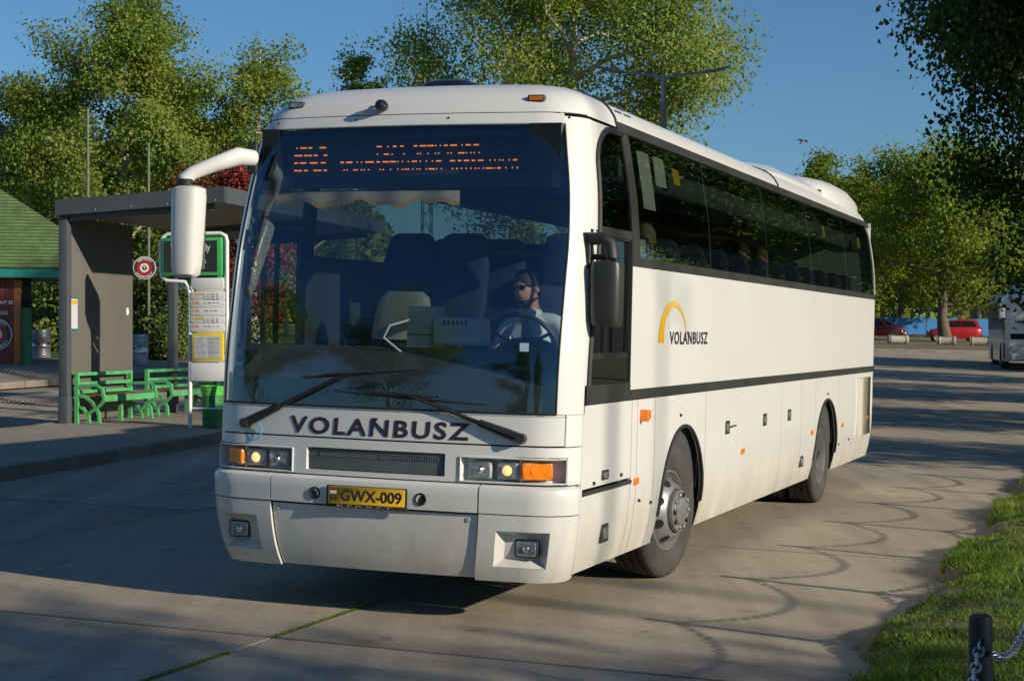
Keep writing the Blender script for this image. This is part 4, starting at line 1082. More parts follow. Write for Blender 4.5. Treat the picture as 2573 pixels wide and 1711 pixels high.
m = MB(); m.tube([(-.60, -.02, 1.86), (-.55, -.14, 1.82), (-.54, -.18, 1.74), (-.56, -.05, 1.64), (-.55, .06, 1.58), (-.52, -.02, 1.555), (-.5, -.18, 1.56)], .008, 6); badd(m, 'cable', W_['white_plain'])
m = MB(); m.rbox(-.62, -.52, .60, .98, 2.28, 2.31, .01, 0); m.build('sun_visor_bar', W_['black'], bus)
# seats
def seat_mesh():
    m = MB(); m.rbox(-.25, .22, -.215, .215, .32, .46, .05, 1)
    rings = []
    for z, x, d, w in ((.40, -.20, .07, .20), (.6, -.23, .075, .215), (.85, -.28, .07, .215), (1.02, -.32, .06, .20), (1.10, -.335, .055, .17), (1.13, -.34, .03, .12)):
        rings.append([(x + math.copysign(abs(math.cos(a)) ** .6, math.cos(a)) * d, math.copysign(abs(math.sin(a)) ** .5, math.sin(a)) * w, z) for a in np.linspace(0, 2 * math.pi, 17)[:-1]])
    m.loft(rings, True, True); m.box(-.15, .1, -.03, .03, 0, .33)
    return m
first = None
for r in range(12):
    for y in (-.86, -.42, .42, .86):
        x = -2.15 - r * .80
        if first is None: first = seat_mesh().build('passenger_seat', W_['seat'], bus); o = first
        else: o = first.copy(); COL.objects.link(o)
        o.location = (x, y, 1.40)
o = first.copy(); COL.objects.link(o); o.name = 'driver_seat'; o.location = (-1.02, .66, .98)
m = seat_mesh(); o = m.build('guide_seat', W_['seat'], bus); o.location = (-1.15, -.46, .92)
m = MB(); rings = []
for z, x, d, w in ((.80, -.262, .085, .21), (.9, -.29, .085, .215), (1.02, -.32, .07, .20), (1.10, -.335, .062, .18), (1.14, -.34, .04, .13)):
    rings.append([(x + math.copysign(abs(math.cos(a)) ** .6, math.cos(a)) * d, math.copysign(abs(math.sin(a)) ** .5, math.sin(a)) * w, z) for a in np.linspace(0, 2 * math.pi, 17)[:-1]])
m.loft(rings, True, True); m.build('head_cover', W_['palegrey'], o)
m = MB(); m.rbox(-1.75, -1.62, .55, 1.05, 1.25, 2.15, .03, 0); badd(m, 'driver_bulkhead', W_['liner'])
m = MB(); m.rbox(-1.60, -1.52, .78, 1.10, 1.98, 2.24, .03, 0); badd(m, 'red_bag', W_['red'])
# ------------------------------------------------------------------ people in the coach
def M_zone(name, rules, base):
    """clothing/skin by body zone (object coordinates): rules = [(axis, lo, hi, colour)]"""
    m, nd, ln, b = mat_base(name)
    tc = nd.new('ShaderNodeTexCoord'); sx = nd.new('ShaderNodeSeparateXYZ'); ln.new(tc.outputs['Object'], sx.inputs[0])
    f = noise(nd, ln, 9, 3)
    c = ramp(nd, ln, f, [(.3, [x * .85 for x in base]), (.7, base)])
    for ax, lo, hi, colr in rules:
        a = nd.new('ShaderNodeMath'); a.operation = 'GREATER_THAN'; a.inputs[1].default_value = lo; ln.new(sx.outputs[ax], a.inputs[0])
        b2 = nd.new('ShaderNodeMath'); b2.operation = 'LESS_THAN'; b2.inputs[1].default_value = hi; ln.new(sx.outputs[ax], b2.inputs[0])
        mu = nd.new('ShaderNodeMath'); mu.operation = 'MULTIPLY'; ln.new(a.outputs[0], mu.inputs[0]); ln.new(b2.outputs[0], mu.inputs[1])
        c = mixrgb(nd, ln, mu.outputs[0], c, colr)
    ln.new(c, b.inputs['Base Color']); b.inputs['Roughness'].default_value = .65
    return m
SKIN = (.42, .22, .13)
def skin_body(name, V, E, R, mat, root=0, sub=2):
    me = bpy.data.meshes.new(name); me.from_pydata(V, E, []); me.materials.append(mat)
    o = bpy.data.objects.new(name, me); COL.objects.link(o)
    o.modifiers.new('Skin', 'SKIN')
    for i, r in enumerate(R):
        sv = me.skin_vertices[0].data[i]; sv.radius = r if isinstance(r, tuple) else (r, r); sv.use_root = (i == root)
    s = o.modifiers.new('Sub', 'SUBSURF'); s.levels = sub; s.render_levels = sub
    dg = bpy.context.evaluated_depsgraph_get(); dg.update()
    m2 = bpy.data.meshes.new_from_object(o.evaluated_get(dg)); o.modifiers.clear(); o.data = m2
    bpy.data.meshes.remove(me)
    for p in m2.polygons: p.use_smooth = True
    if not m2.materials: m2.materials.append(mat)
    return o
def head_shape(name, mat):
    """ellipsoid head with brow, nose, jaw; x forward"""
    m = MB(); rings = []; n = 24
    for k in range(19):
        t = math.pi * k / 18; z = math.cos(t); r = math.sin(t)
        rr = []
        for j in range(n):
            a = 2 * math.pi * j / n; ca, sa = math.cos(a), math.sin(a)
            x = .095 * r * ca; y = .076 * r * sa
            zz = .125 * z
            jaw = max(0, -z)
            x *= 1 - .12 * jaw * (ca < 0); y *= 1 - .18 * jaw
            if ca > .9 and -.35 < z < .15: x += .020 * (1 - abs(z + .12) / .27) * (ca - .9) / .1
            if ca > .6 and .12 < z < .30: x += .006
            rr.append((x, y, zz))
        rings.append(rr)
    m.loft(rings, True, False); return m
def person(name, label, group, parent_m, loc, shirt, hair, tie=None, arms='wheel', glasses=False, beard=False):
    V = [(0, 0, 0), (0, 0, .14), (.0, 0, .30), (.0, 0, .43), (.01, 0, .50), (.02, 0, .56), (.035, 0, .66), (.035, 0, .74),
         (0, .10, .44), (0, .185, .43), (.02, .25, .22), (.22, .24, .14), (.30, .22, .155),
         (0, -.10, .44), (0, -.185, .43), (.03, -.26, .22), (.22, -.20, .16), (.30, -.17, .18),
         (.10, .09, -.02), (.42, .11, .0), (.46, .11, -.36), (.10, -.09, -.02), (.42, -.11, .0), (.46, -.11, -.36)]
    if arms == 'rest':
        V[10:13] = [(.02, .23, .20), (.18, .20, .04), (.26, .14, .02)]; V[15:18] = [(.02, -.23, .20), (.18, -.20, .04), (.26, -.14, .02)]
    E = [(0, 1), (1, 2), (2, 3), (3, 4), (4, 5), (5, 6), (6, 7), (3, 8), (8, 9), (9, 10), (10, 11), (11, 12), (3, 13), (13, 14), (14, 15), (15, 16), (16, 17), (0, 18), (18, 19), (19, 20), (0, 21), (21, 22), (22, 23)]
    R = [(.14, .17), (.13, .165), (.12, .17), (.10, .14), (.06, .065), (.06, .06), (.085, .075), (.06, .055),
         .075, .068, .056, .045, .036, .075, .068, .056, .045, .036, .10, .08, .055, .10, .08, .055]
    rules = [('Z', .52, 2, SKIN), ('X', .17, .6, SKIN), ('Z', -.9, .02, (.03, .03, .05))]
    mat = M_zone(name + '_clothes', rules, shirt)
    o = skin_body('person', V, E, R, mat)
    o.matrix_world = parent_m @ Matrix.Translation(loc) @ Matrix.Rotation(math.radians(7 if tie else 0), 4, 'X')
    tag(o, label, 'person', group)
    hm = M_simple(name + '_skin', SKIN, .5, var=.06)
    h = head_shape('head', hm).build('head', hm, o); h.location = (.045, 0, .66); h.rotation_euler = (0, math.radians(8), math.radians(-14 if tie else 10))
    # hair cap
    m = MB(); rings = []
    for k in range(8):
        t = math.pi * .52 * k / 7
        rings.append([(-.008 + .104 * math.sin(t) * math.cos(a) * (1 if math.cos(a) < .3 else .93), .085 * math.sin(t) * math.sin(a), .136 * math.cos(t) - (.03 if math.cos(a) < -.2 else -.012) * (k / 7) * 1.6) for a in np.linspace(0, 2 * math.pi, 21)[:-1]])
    m.loft(rings, True, False); m.build('hair', M_simple(name + '_hair', hair, .7), h)
    for s in (-1, 1):
        m = MB(); m.lathe([(.0, .012), (.016, .010), (.022, .0), (.012, -.008)], 'y', 10, (-.005, s * .078, -.01)); m.build('ear', hm, h)
    for s in (-1, 1):
        if glasses:
            m = MB(); m.disc((.100, s * .034, .022), .026, 'x', 14, .75); m.tube([(.101, 0, .03), (.100, s * .034, .034), (.092, s * .062, .03), (0, s * .082, .02)], .0035, 4); m.build('sunglasses', W_['blackgloss'], h)
        else:
            m = MB(); m.lathe([(.0, .094), (.010, .090), (.012, .084)], 'x', 8, (0, s * .032, .015)); m.build('eye', W_['black'], h)
    m = MB(); m.tube([(.092, -.022, -.055), (.097, 0, -.057), (.092, .022, -.055)], .005, 5); m.build('mouth', M_simple(name + '_lip', (.3, .1, .08), .5), h)
    if beard:
        m = MB()
        rings = []
        for k in range(7):
            t = math.pi * (.66 + .30 * k / 6)
            rings.append([(.101 * math.sin(t) * math.cos(a) * 1.02, .080 * math.sin(t) * math.sin(a) * (1 - .18 * max(0, -math.cos(t))) * 1.03, .129 * math.cos(t)) for a in np.linspace(-1.9, 1.9, 19)])
        m.loft(rings, False, False); m.build('beard', M_simple(name + '_beard', (.05, .035, .025), .8), h)
    if arms == 'wheel':
        for s, p in ((1, (.30, .22, .155)), (-1, (.30, -.17, .18))):
            m = MB()
            for f in range(4):
                yy = p[1] + (f - 1.5) * .020; L = .034 - .004 * abs(f - 1.3)
                m.tube([(p[0] + .0, yy, p[2]), (p[0] + .035, yy, p[2] + .02), (p[0] + .055, yy, p[2] + .005), (p[0] + .055, yy, p[2] - L)], [.010, .010, .009, .007], 6)
            m.tube([(p[0] - .02, p[1] - s * .035, p[2]), (p[0] + .01, p[1] - s * .055, p[2] - .005), (p[0] + .035, p[1] - s * .05, p[2] - .015)], [.012, .011, .008], 6)
            m.build('fingers', hm, o)
    if tie:
        m = MB(); pts = [(.075, .5), (.118, .45), (.135, .36), (.145, .25), (.14, .14)]
        for (a, b, w0, w1) in ((0, 1, .02, .022), (1, 2, .022, .03), (2, 3, .03, .04), (3, 4, .04, .045)):
            (x0, z0), (x1, z1) = pts[a], pts[b]; m.quad((x0 + .01, -w0, z0), (x0 + .01, w0, z0), (x1 + .01, w1, z1), (x1 + .01, -w1, z1))
        m.build('tie', tie, o)
        m = MB()
        for s in (-1, 1): m.poly([(.085, s * .005, .525), (.06, s * .07, .535), (.105, s * .065, .465)])
        m.build('collar', M_simple(name + '_collar', (.6, .65, .72), .8), o)
    return o
person('driver', 'driver in pale blue shirt, dark tie and sunglasses steering the coach', None, BM, (-1.03, .72, 1.42), (.74, .80, .88), (.02, .015, .012), M_simple('navy_tie', (.02, .02, .10), .6), 'wheel', True, True)
person('passenger_a', 'passenger with brown hair and teal top by the third side window of the coach', None, BM, (-6.95, .88, 1.86), (.08, .28, .30), (.10, .05, .02), None, 'rest')
person('passenger_b', 'passenger in pale grey top seated one row ahead of the teal-topped passenger', None, BM, (-6.15, .88, 1.86), (.35, .36, .38), (.05, .03, .02), None, 'rest')
person('passenger_c', 'passenger in olive jacket by the first long side window of the coach', None, BM, (-2.95, .88, 1.84), (.22, .20, .10), (.25, .22, .15), None, 'rest')
# ------------------------------------------------------------------ shelter, benches, stop signs, kiosk, drums on the left
L_anth = M_simple('anthracite_steel', (.075, .085, .095), .45, var=.1, scale=2)
L_panel = M_simple('grey_shelter_panel', (.135, .125, .112), .6, var=.05, scale=1.5)
L_soffit = M_simple('soffit_boards', (.33, .28, .23), .7, var=.1, scale=3)
L_green = M_simple('green_bench_paint', (.09, .40, .14), .5, var=.25, scale=5)
L_wood = M_simple('worn_red_wood', (.22, .085, .05), .6, var=.3, scale=7)
L_bin = M_simple('green_bin_paint', (.035, .21, .06), .5, var=.4, scale=6)
L_binrim = M_simple('bright_green_rim', (.10, .50, .08), .4)
L_sgreen = M_simple('sign_green_frame', (.06, .40, .10), .4)
L_sface = M_simple('dark_sign_face', (.025, .035, .035), .3)
L_teal = M_simple('teal_fascia', (.01, .17, .15), .4)
L_orange = M_simple('orange_flap', (.75, .25, .03), .6)
L_orange2 = M_simple('amber_strip', (.70, .38, .03), .6)
L_grey = M_simple('grey_print', (.22, .23, .24), .7)
L_paper = M_simple('bluish_paper', (.55, .58, .62), .6, var=.08, scale=30)
L_redwall = M_simple('maroon_boards', (.20, .035, .03), .5, var=.25, scale=4)
L_orangepost = M_simple('orange_post', (.52, .17, .04), .5)
L_column = M_simple('green_column', (.02, .16, .06), .4, var=.25)
L_drum = M_simple('galvanised_drum', (.33, .36, .40), .4, metal=.55, var=.25, scale=5)
L_drumband = M_simple('drum_bare_band', (.62, .60, .55), .3, metal=.7, var=.15)
L_signred = M_simple('sign_red', (.50, .015, .03), .35); L_signdk = M_simple('sign_dark', (.055, .04, .045), .4); L_signgr = M_simple('sign_bottle_green', (.01, .07, .06), .4)
L_chain = M_simple('rusty_chain', (.10, .09, .08), .6, metal=.5)

sa = math.radians(14); SA = (math.cos(sa), -math.sin(sa)); SB = (math.sin(sa), math.cos(sa))
SO = (-6.98, 26.35); SZ = T(*SO) + .15
shelter = empty('bus_shelter', (SO[0], SO[1], SZ), -sa, 'grey steel bus shelter with sloping roof and one back panel on the island', 'shelter')
def sh(m, name, mat, **k): return m.build(name, mat, shelter, **k)
for y in (.0, 3.85, 7.2):
    m = MB(); m.box(-.075, .075, y - .07, y + .07, -.02, 3.25); p_ = sh(m, 'post', L_anth, bevel=.01)
    m = MB(); m.box(-.082, .082, y - .077, y + .077, -.02, .42); m.build('post_sleeve', L_anth, p_, bevel=.008)
m = MB(); m.box(-.02, .025, .075, 2.25, .03, 3.22); pn = sh(m, 'back_panel', L_panel, bevel=.006)
m = MB(); m.box(.0255, .032, .10, .36, 1.45, 1.98); nb = m.build('notice_frame', L_teal, pn)
m = MB(); m.box(.0325, .034, .12, .34, 1.48, 1.95); m.build('notice_sheet', L_paper, nb)
m = MB(); m.box(.0343, .0352, .13, .33, 1.86, 1.93); m.build('notice_heading', L_orange2, nb)
m = MB(); m.disc((.0262, 2.06, 1.78), .05, 'x', 9, 1.4); m.build('torn_sticker', W_['white_plain'], pn)
def rz(x): return 3.25 + .055 * x
x0r, x1r, y0r, y1r = -.07, 2.72, -.15, 7.6
m = MB(); m.loft([[(x0r, y0r + .04, rz(x0r) + .03), (x1r, y0r + .04, rz(x1r) + .03), (x1r, y0r + .04, rz(x1r) + .20), (x0r, y0r + .04, rz(x0r) + .20)], [(x0r, y1r, rz(x0r) + .03), (x1r, y1r, rz(x1r) + .03), (x1r, y1r, rz(x1r) + .20), (x0r, y1r, rz(x0r) + .20)]], True, True); sh(m, 'roof', L_anth, smooth=False)
m = MB(); m.loft([[(x0r - .02, y0r, rz(x0r) - .01), (x1r + .02, y0r, rz(x1r) - .01), (x1r + .02, y0r, rz(x1r) + .23), (x0r - .02, y0r, rz(x0r) + .23)], [(x0r - .02, y0r + .035, rz(x0r) - .01), (x1r + .02, y0r + .035, rz(x1r) - .01), (x1r + .02, y0r + .035, rz(x1r) + .23), (x0r - .02, y0r + .035, rz(x0r) + .23)]], True, True); fa_ = sh(m, 'fascia', L_anth, smooth=False)
for x in (.6, 1.2, 1.8, 2.6):
    m = MB(); m.lathe([(.012, -.004), (.008, -.008), (0, -.008)], 'y', 8, (x, y0r, rz(x) + .03)); m.build('rivet', W_['palegrey'], fa_)
m = MB(); m.box(x1r + .001, x1r + .03, y0r + .04, y1r, rz(x1r) - .02, rz(x1r) + .225); sh(m, 'fascia', L_anth, smooth=False)
for k in range(14):                                     # soffit boards
    xa = x0r + .03 + (x1r - x0r - .05) * k / 14; xb = x0r + .03 + (x1r - x0r - .05) * (k + 1) / 14 - .012
    m = MB(); m.loft([[(xa, y0r + .05, rz(xa) + .005), (xb, y0r + .05, rz(xb) + .005), (xb, y0r + .05, rz(xb) + .026), (xa, y0r + .05, rz(xa) + .026)], [(xa, y1r, rz(xa) + .005), (xb, y1r, rz(xb) + .005), (xb, y1r, rz(xb) + .026), (xa, y1r, rz(xa) + .026)]], True, True)
    sh(m, 'soffit_board', L_soffit, smooth=False)
for y in (.0, 3.85, 7.2):
    m = MB(); m.tube([(0, y, rz(0) - .05), (2.5, y, rz(2.5) - .05)], .05, flat=(.07, .11)); sh(m, 'roof_beam', L_anth, smooth=False)

def bench(label, y0, y1, grp):
    wx = SO[0] + SA[0] * .14 + SB[0] * y0; wy = SO[1] + SA[1] * .14 + SB[1] * y0
    e = empty('park_bench', (wx, wy, T(wx, wy) + .15), -sa, label, 'bench', grp)
    Ln = y1 - y0
    for y in (.0, Ln - .05):
        for pts, nm in (([(0, 0, 0), (0, 0, .80)], 'back_post'), ([(.0, 0, .585), (.33, 0, .60), (.44, 0, .54), (.47, 0, .36), (.38, 0, .27), (.20, 0, .15)], 'armrest'),
                    ([(0, 0, .45), (.12, 0, .43), (.26, 0, .33), (.37, 0, .17), (.39, 0, .0)], 'leg'), ([(0, 0, .26), (.10, 0, .24), (.19, 0, .13), (.22, 0, 0)], 'leg')):
            m = MB(); dy = .0 if nm == 'armrest' else (.003 if nm == 'leg' else .006)
            m.tube([(p[0], y + dy, p[2]) for p in pts], .03, flat=(.05, .042)) if nm != 'back_post' else m.box(-.03, .03, y - .03, y + .03, 0, .80)
            m.build(nm, L_green, e, smooth=False)
    for z in (.77, .62, .49):
        m = MB(); m.box(-.018, .018, .03, Ln - .08, z - .026, z + .026); m.build('back_rail', L_green, e, smooth=False)
    for k in range(4):
        m = MB(); m.box(.04 + .10 * k, .13 + .10 * k, .02, Ln - .07, .415, .445); m.build('seat_plank', L_wood, e, bevel=.005)
    m = MB(); m.box(.435, .455, .02, Ln - .07, .34, .435); m.build('front_rail', L_green, e, smooth=False)
    m = MB(); m.box(.18, .24, Ln * .55, Ln * .55 + .06, 0, .41); m.build('leg', L_green, e, smooth=False)
    return e
bench('green park bench with brown seat planks against the grey shelter panel', .12, 1.98, 'benches in the bus shelter')
bench('green park bench in the shade past the open gap of the shelter', 2.55, 4.55, 'benches in the bus shelter')

# stop sign frame: loop of white tube, dark board in green frame, flaps and timetable
def stop_sign(label, x, y, first=True):
    e = empty('stop_sign', (x, y, T(x, y) + .15), -math.radians(12), label, 'sign', 'timetable stands on the island')
    def S(m, n, mt, par=None, **k): return m.build(n, mt, par or e, **k)
    w, H = .60, 3.05; xl = -.46
    m = MB(); m.tube([(0, 0, 0), (0, 0, 2.02), (-.03, 0, 2.17), (-.08, 0, 2.24), (-.38, 0, 2.26), (xl, 0, 2.32), (xl - .02, 0, 2.42), (xl - .02, 0, 2.86), (xl + .03, 0, 2.95), (xl + .10, 0, 2.98), (w - .10, 0, 2.98), (w - .02, 0, 2.94), (w, 0, 2.86), (w, 0, 0)], .032, 10); S(m, 'tube_frame', W_['white_plain'])
    for z in (.30, 1.0):
        m = MB(); m.tube([(0, 0, z), (w, 0, z)], .015, 8); S(m, 'cross_bar', W_['white_plain'])
    m = MB(); m.box(xl + .03, w - .06, -.07, .07, 2.34, 2.92); bd = S(m, 'direction_board', L_sgreen, bevel=.01)
    m = MB(); m.box(xl + .06, w - .13, -.074, -.0705, 2.39, 2.87); S(m, 'board_face', L_sface, bd)
    if first:
        f = lambda a, b: (a, -.076, b)
        text_obj('board_lettering', '7', .1, f, W_['white_plain'], bd, .002, fit=(xl + .17, xl + .23, 2.70, 2.82))
        text_obj('board_lettering', 'ohely', .1, f, W_['white_plain'], bd, .002, fit=(.10, .36, 2.68, 2.82))
        text_obj('board_lettering', 'omás', .1, f, W_['white_plain'], bd, .001, fit=(.09, .29, 2.52, 2.60))
        m = MB(); m.box(xl + .18, xl + .22, -.0765, -.0755, 2.555, 2.57); S(m, 'board_dash', W_['white_plain'], bd)
    m = MB(); m.box(.035, .565, -.045, -.015, 2.13, 2.30); S(m, 'blank_flap', W_['white_plain'], bevel=.006)
    zz = [(2.09, .125, 3), (1.96, .115, 1), (1.84, .115, 1), (1.72, .115, 3), (1.60, .125, 1)]
    for k, (z, h, nl) in enumerate(zz):
        m = MB(); m.box(.025, .575, -.04, -.02, z - h, z - .004); fl = S(m, 'route_flap', W_['white_plain'], bevel=.003)
        m = MB(); n2 = 2 if nl == 1 else 3
        for j in range(n2):
            xa = .05 + (.0 if j == 0 else .05 + (j - 1) * .075); m.box(xa, xa + (.03 if j == 0 else .065), -.0435, -.0405, z - .055, z - .022)
        S(m, 'route_number_tab', L_orange if nl == 1 else L_orange2, fl)
        m = MB()
        for j in range(nl):
            for q in range(5):
                xa = .23 + q * .05 + .012 * ((q * 7 + j * 3 + k) % 3)
                m.box(xa, xa + .035, -.043, -.0405, z - .048 - .033 * j, z - .034 - .033 * j)
        S(m, 'route_print', L_grey, fl)
    m = MB(); m.box(.05, .56, -.06, -.01, 1.03, 1.455); tf = S(m, 'timetable_frame', L_orange2 if False else W_['yellow'], bevel=.012)
    m = MB(); m.box(.095, .515, -.0635, -.0605, 1.075, 1.41); sh_ = S(m, 'timetable_sheet', L_paper, tf)
    m = MB(); r = random.Random(5)
    for c_ in range(2):
        for k in range(16):
            xa = .11 + .20 * c_; m.box(xa, xa + r.uniform(.10, .18), -.0645, -.0637, 1.09 + k * .019, 1.097 + k * .019)
    S(m, 'timetable_print', L_grey, sh_)
    m = MB(); m.box(.02, .585, -.04, -.015, .72, 1.0); S(m, 'blank_board', W_['white_plain'], bevel=.008)
    return e
sg1 = stop_sign('timetable stand with green framed dark board and white flaps at the kerb', -4.95, 25.95)
sg2 = stop_sign('farther timetable stand half hidden behind the first one', -5.88, 31.3, False)
# litter bin hanging on the near stand
bx_, by_ = -4.64, 26.15
e = empty('litter_bin', (bx_, by_, T(bx_, by_) + .15), 0, 'round green litter bin with bright flared rim at the timetable stand', 'bin')
m = MB(); m.lathe([(0, .02), (.150, .02), (.155, .05), (.158, .10), (.165, .52)], 'z', 20); m.build('bucket', L_bin, e)
m = MB(); m.lathe([(.166, .50), (.172, .53), (.20, .64), (.195, .645), (.165, .53)], 'z', 20); m.build('rim', L_binrim, e)
m = MB(); m.box(-.02, .02, -.16, -.13, .0, .03); m.build('foot', L_bin, e)
e2 = copy_tree(e); e2.location = (-5.62, 31.45, T(-5.62, 31.45) + .15); e2['label'] = 'second green litter bin behind, at the farther timetable stand'

# chains on the far edge of the island, left of the shelter
def chain(name, a, b, sag, r, link_l, mat, label, grp):
    """hanging chain of separate oval links, one thing"""
    A, B = Vector(a), Vector(b); L = (B - A).length; n = max(4, int(L * 1.03 / link_l))
    pts = [A + (B - A) * (k / n) - Vector((0, 0, 4 * sag * (k / n) * (1 - k / n))) for k in range(n + 1)]
    m = MB()
    for k in range(n):
        c = (pts[k] + pts[k + 1]) / 2; d = (pts[k + 1] - pts[k]).normalized()
        s = d.cross(Vector((0, 0, 1))).normalized(); u = s.cross(d)
        w = s if k % 2 else u
        ring_ = [c + d * (link_l * .68 * math.cos(t)) + w * (link_l * .33 * math.sin(t)) for t in np.linspace(0, 2 * math.pi, 11)]
        m.tube(ring_, r, 5, cap=False)
    o = m.build(name, mat, None); tag(o, label, 'chain', grp); return o
def bollard(x, y, h, r, mat, label, grp, zf=T):
    e = empty('bollard', (x, y, zf(x, y)), 0, label, 'bollard', grp)
    m = MB(); m.lathe([(r, -.05), (r, h - .03), (r * .92, h - .005), (r * .5, h), (0, h)], 'z', 16); m.build('post', mat, e)
    for z in (h - .08, h * .45):
        for s in (-1, 1):
            m = MB(); yy = [s * r * .9, s * (r + .03), s * (r + .05), s * (r + .03)]; m.tube([(0, yy[0], z), (0, yy[1], z), (0, yy[2], z - .02), (0, yy[1], z - .04)], .008, 5); m.build('chain_hook', mat, e)
    return e
M_bol = M_simple('black_iron_post', (.014, .014, .016), .45, var=.5, scale=14)
pz = lambda x, y: T(x, y) + .15
Bc = [(-9.6, 25.6), (-8.75, 28.6), (-7.95, 31.6)]
for k, (x, y) in enumerate(Bc): bollard(x, y, .95, .045, L_chain, 'slim chain bollard behind the bus shelter', 'chain bollards behind the shelter')
for (a, b) in zip(Bc[:-1], Bc[1:]):
    for h_ in (.90, .42):
        chain('chain', (a[0], a[1], T(*a) + h_), (b[0], b[1], T(*b) + h_), .16, .006, .09, L_chain, ('upper' if h_ > .5 else 'lower') + ' thin chain slung between the slim bollards behind the shelter', 'chains behind the shelter')

# ---- kiosk
kx, ky = -14.2, 49.0; kz = TP(kx, ky)
kiosk = empty('kiosk', (kx, ky, kz), math.radians(13), 'kiosk with green shingle roof, teal fascia and maroon board walls', 'kiosk')
def K(m, n, mt, par=None, **k): return m.build(n, mt, par or kiosk, **k)
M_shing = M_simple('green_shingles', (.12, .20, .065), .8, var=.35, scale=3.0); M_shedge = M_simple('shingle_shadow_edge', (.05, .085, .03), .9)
ez = 2.78
# body: board walls set back under the roof; x<0 is off frame
for k in range(26):
    xa = -.26 - .12 * (k + 1); m = MB(); m.box(xa + .004, xa + .116, .0, .03, .0, 2.5); K(m, 'wall_board', L_redwall, smooth=False, bevel=.004)
m = MB(); m.box(-3.4, -.27, .031, 2.8, .0, 2.52); K(m, 'wall_core', L_redwall)
m = MB(); m.box(-.26, -.06, -.02, .12, 0, 2.45); K(m, 'corner_post', L_orangepost, bevel=.01)
m = MB(); m.lathe([(.15, -.02), (.15, 1.62), (.152, 1.63)], 'z', 20, (.10, .0, 0)); K(m, 'column', L_column)
m = MB(); m.lathe([(.13, 1.62), (.13, 2.6)], 'z', 16, (.10, .0, 0)); K(m, 'column_top', W_['dark'])
m = MB(); m.box(-3.5, 2.65, -.55, 3.5, 2.50, 2.60); K(m, 'ceiling', L_soffit)
m = MB(); m.box(-3.6, 2.7, -.64, -.58, ez - .29, ez + .02); K(m, 'fascia', L_teal)
m = MB(); m.box(2.71, 2.77, -.64, 3.6, ez - .29, ez + .02); K(m, 'fascia', L_teal)
nr = 28                                                   # shingle courses on the hip roof
for k in range(nr):
    t0, t1 = k / nr, (k + 1.15) / nr
    def rp(x, y, t):                                       # corner eaves (2.05) towards ridge
        return (x, y, ez + .03 + 3.1 * t)
    x_e0, x_e1 = 2.85 - 4.3 * t0, 2.85 - 4.3 * t1; y0_, y1_ = -.70 + 3.2 * t0, -.70 + 3.2 * t1
    z0_, z1_ = ez + .03 + 2.9 * t0, ez + .03 + 2.9 * t1
    m = MB(); m.loft([[(-3.8, y0_, z0_), (x_e0, y0_, z0_)], [(-3.8, y1_, z1_ - .05), (x_e1, y1_, z1_ - .05)]], False, False)
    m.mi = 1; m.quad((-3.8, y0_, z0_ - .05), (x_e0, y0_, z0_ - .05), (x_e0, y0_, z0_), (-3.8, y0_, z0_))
    m.mi = 0; m.quad((x_e0, y0_, z0_), (x_e0, 6.0 - y0_, z0_), (x_e1, 6.0 - y1_, z1_ - .05), (x_e1, y1_, z1_ - .05))
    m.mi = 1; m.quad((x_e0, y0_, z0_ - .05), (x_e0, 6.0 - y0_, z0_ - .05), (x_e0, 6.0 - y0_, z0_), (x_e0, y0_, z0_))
    K(m, 'shingle_course', [M_shing, M_shedge], smooth=False)
fw = lambda x, y: (x, -.004, y)
text_obj('wall_lettering', 'VASÁRNAP IS', .16, fw, W_['white_plain'], kiosk, .003, fit=(-1.35, -.28, 1.73, 1.86))
text_obj('wall_lettering', 'NYITVA!', .16, fw, W_['white_plain'], kiosk, .003, fit=(-1.0, -.42, 1.42, 1.55))
def round_sign(name, label, loc, rzz, R, par=None):
    e = empty(name, loc, rzz, label, 'sign') if par is None else None
    if par is not None:
        e = bpy.data.objects.new(name, None); link(e, par); e.location = loc; e.rotation_euler = (0, 0, rzz)
    m = MB(); m.cyl((0, .02, 0), (0, -.02, 0), R, R, 40); m.build('sign_disc', W_['white_plain'], e)
    for k, (r0, r1, mt) in enumerate(((.94, .64, L_signdk), (.64, .40, L_signred), (.22, 0, L_signgr))):
        m = MB(); m.lathe([(r0 * R, -.0215 - .0004 * k), (max(r1, .001) * R, -.0215 - .0004 * k)], 'y', 40); m.build('sign_ring', mt, e, smooth=False)
    def arc(txt, cen, size, up):
        v, f = text_polys(txt, size, .006 * R, 'CENTER')
        def fn(x, y):
            if up: a = cen - x / (R * .72); r = R * .70 + y
            else: a = cen + x / (R * .84); r = R * .88 - y
            return (r * math.cos(a), -.024, r * math.sin(a))
        me = bpy.data.meshes.new('sign_lettering'); me.from_pydata([fn(x, y) for x, y in v], [], f); me.materials.append(W_['white_plain'])
        o = bpy.data.objects.new('sign_lettering', me); link(o, e)
    arc('NEMZETI', math.pi / 2, .30 * R, True); arc('DOHÁNYBOLT', -math.pi / 2, .26 * R, False)
    text_obj('sign_letter', 'T', .3 * R, lambda x, y: (x, -.025, y), W_['white_plain'], e, .01 * R, fit=(-.12 * R, .12 * R, -.13 * R, .13 * R))
    return e
rs_ = round_sign('wall_sign', '', (-.76, -.03, .86), 0, .46, kiosk)
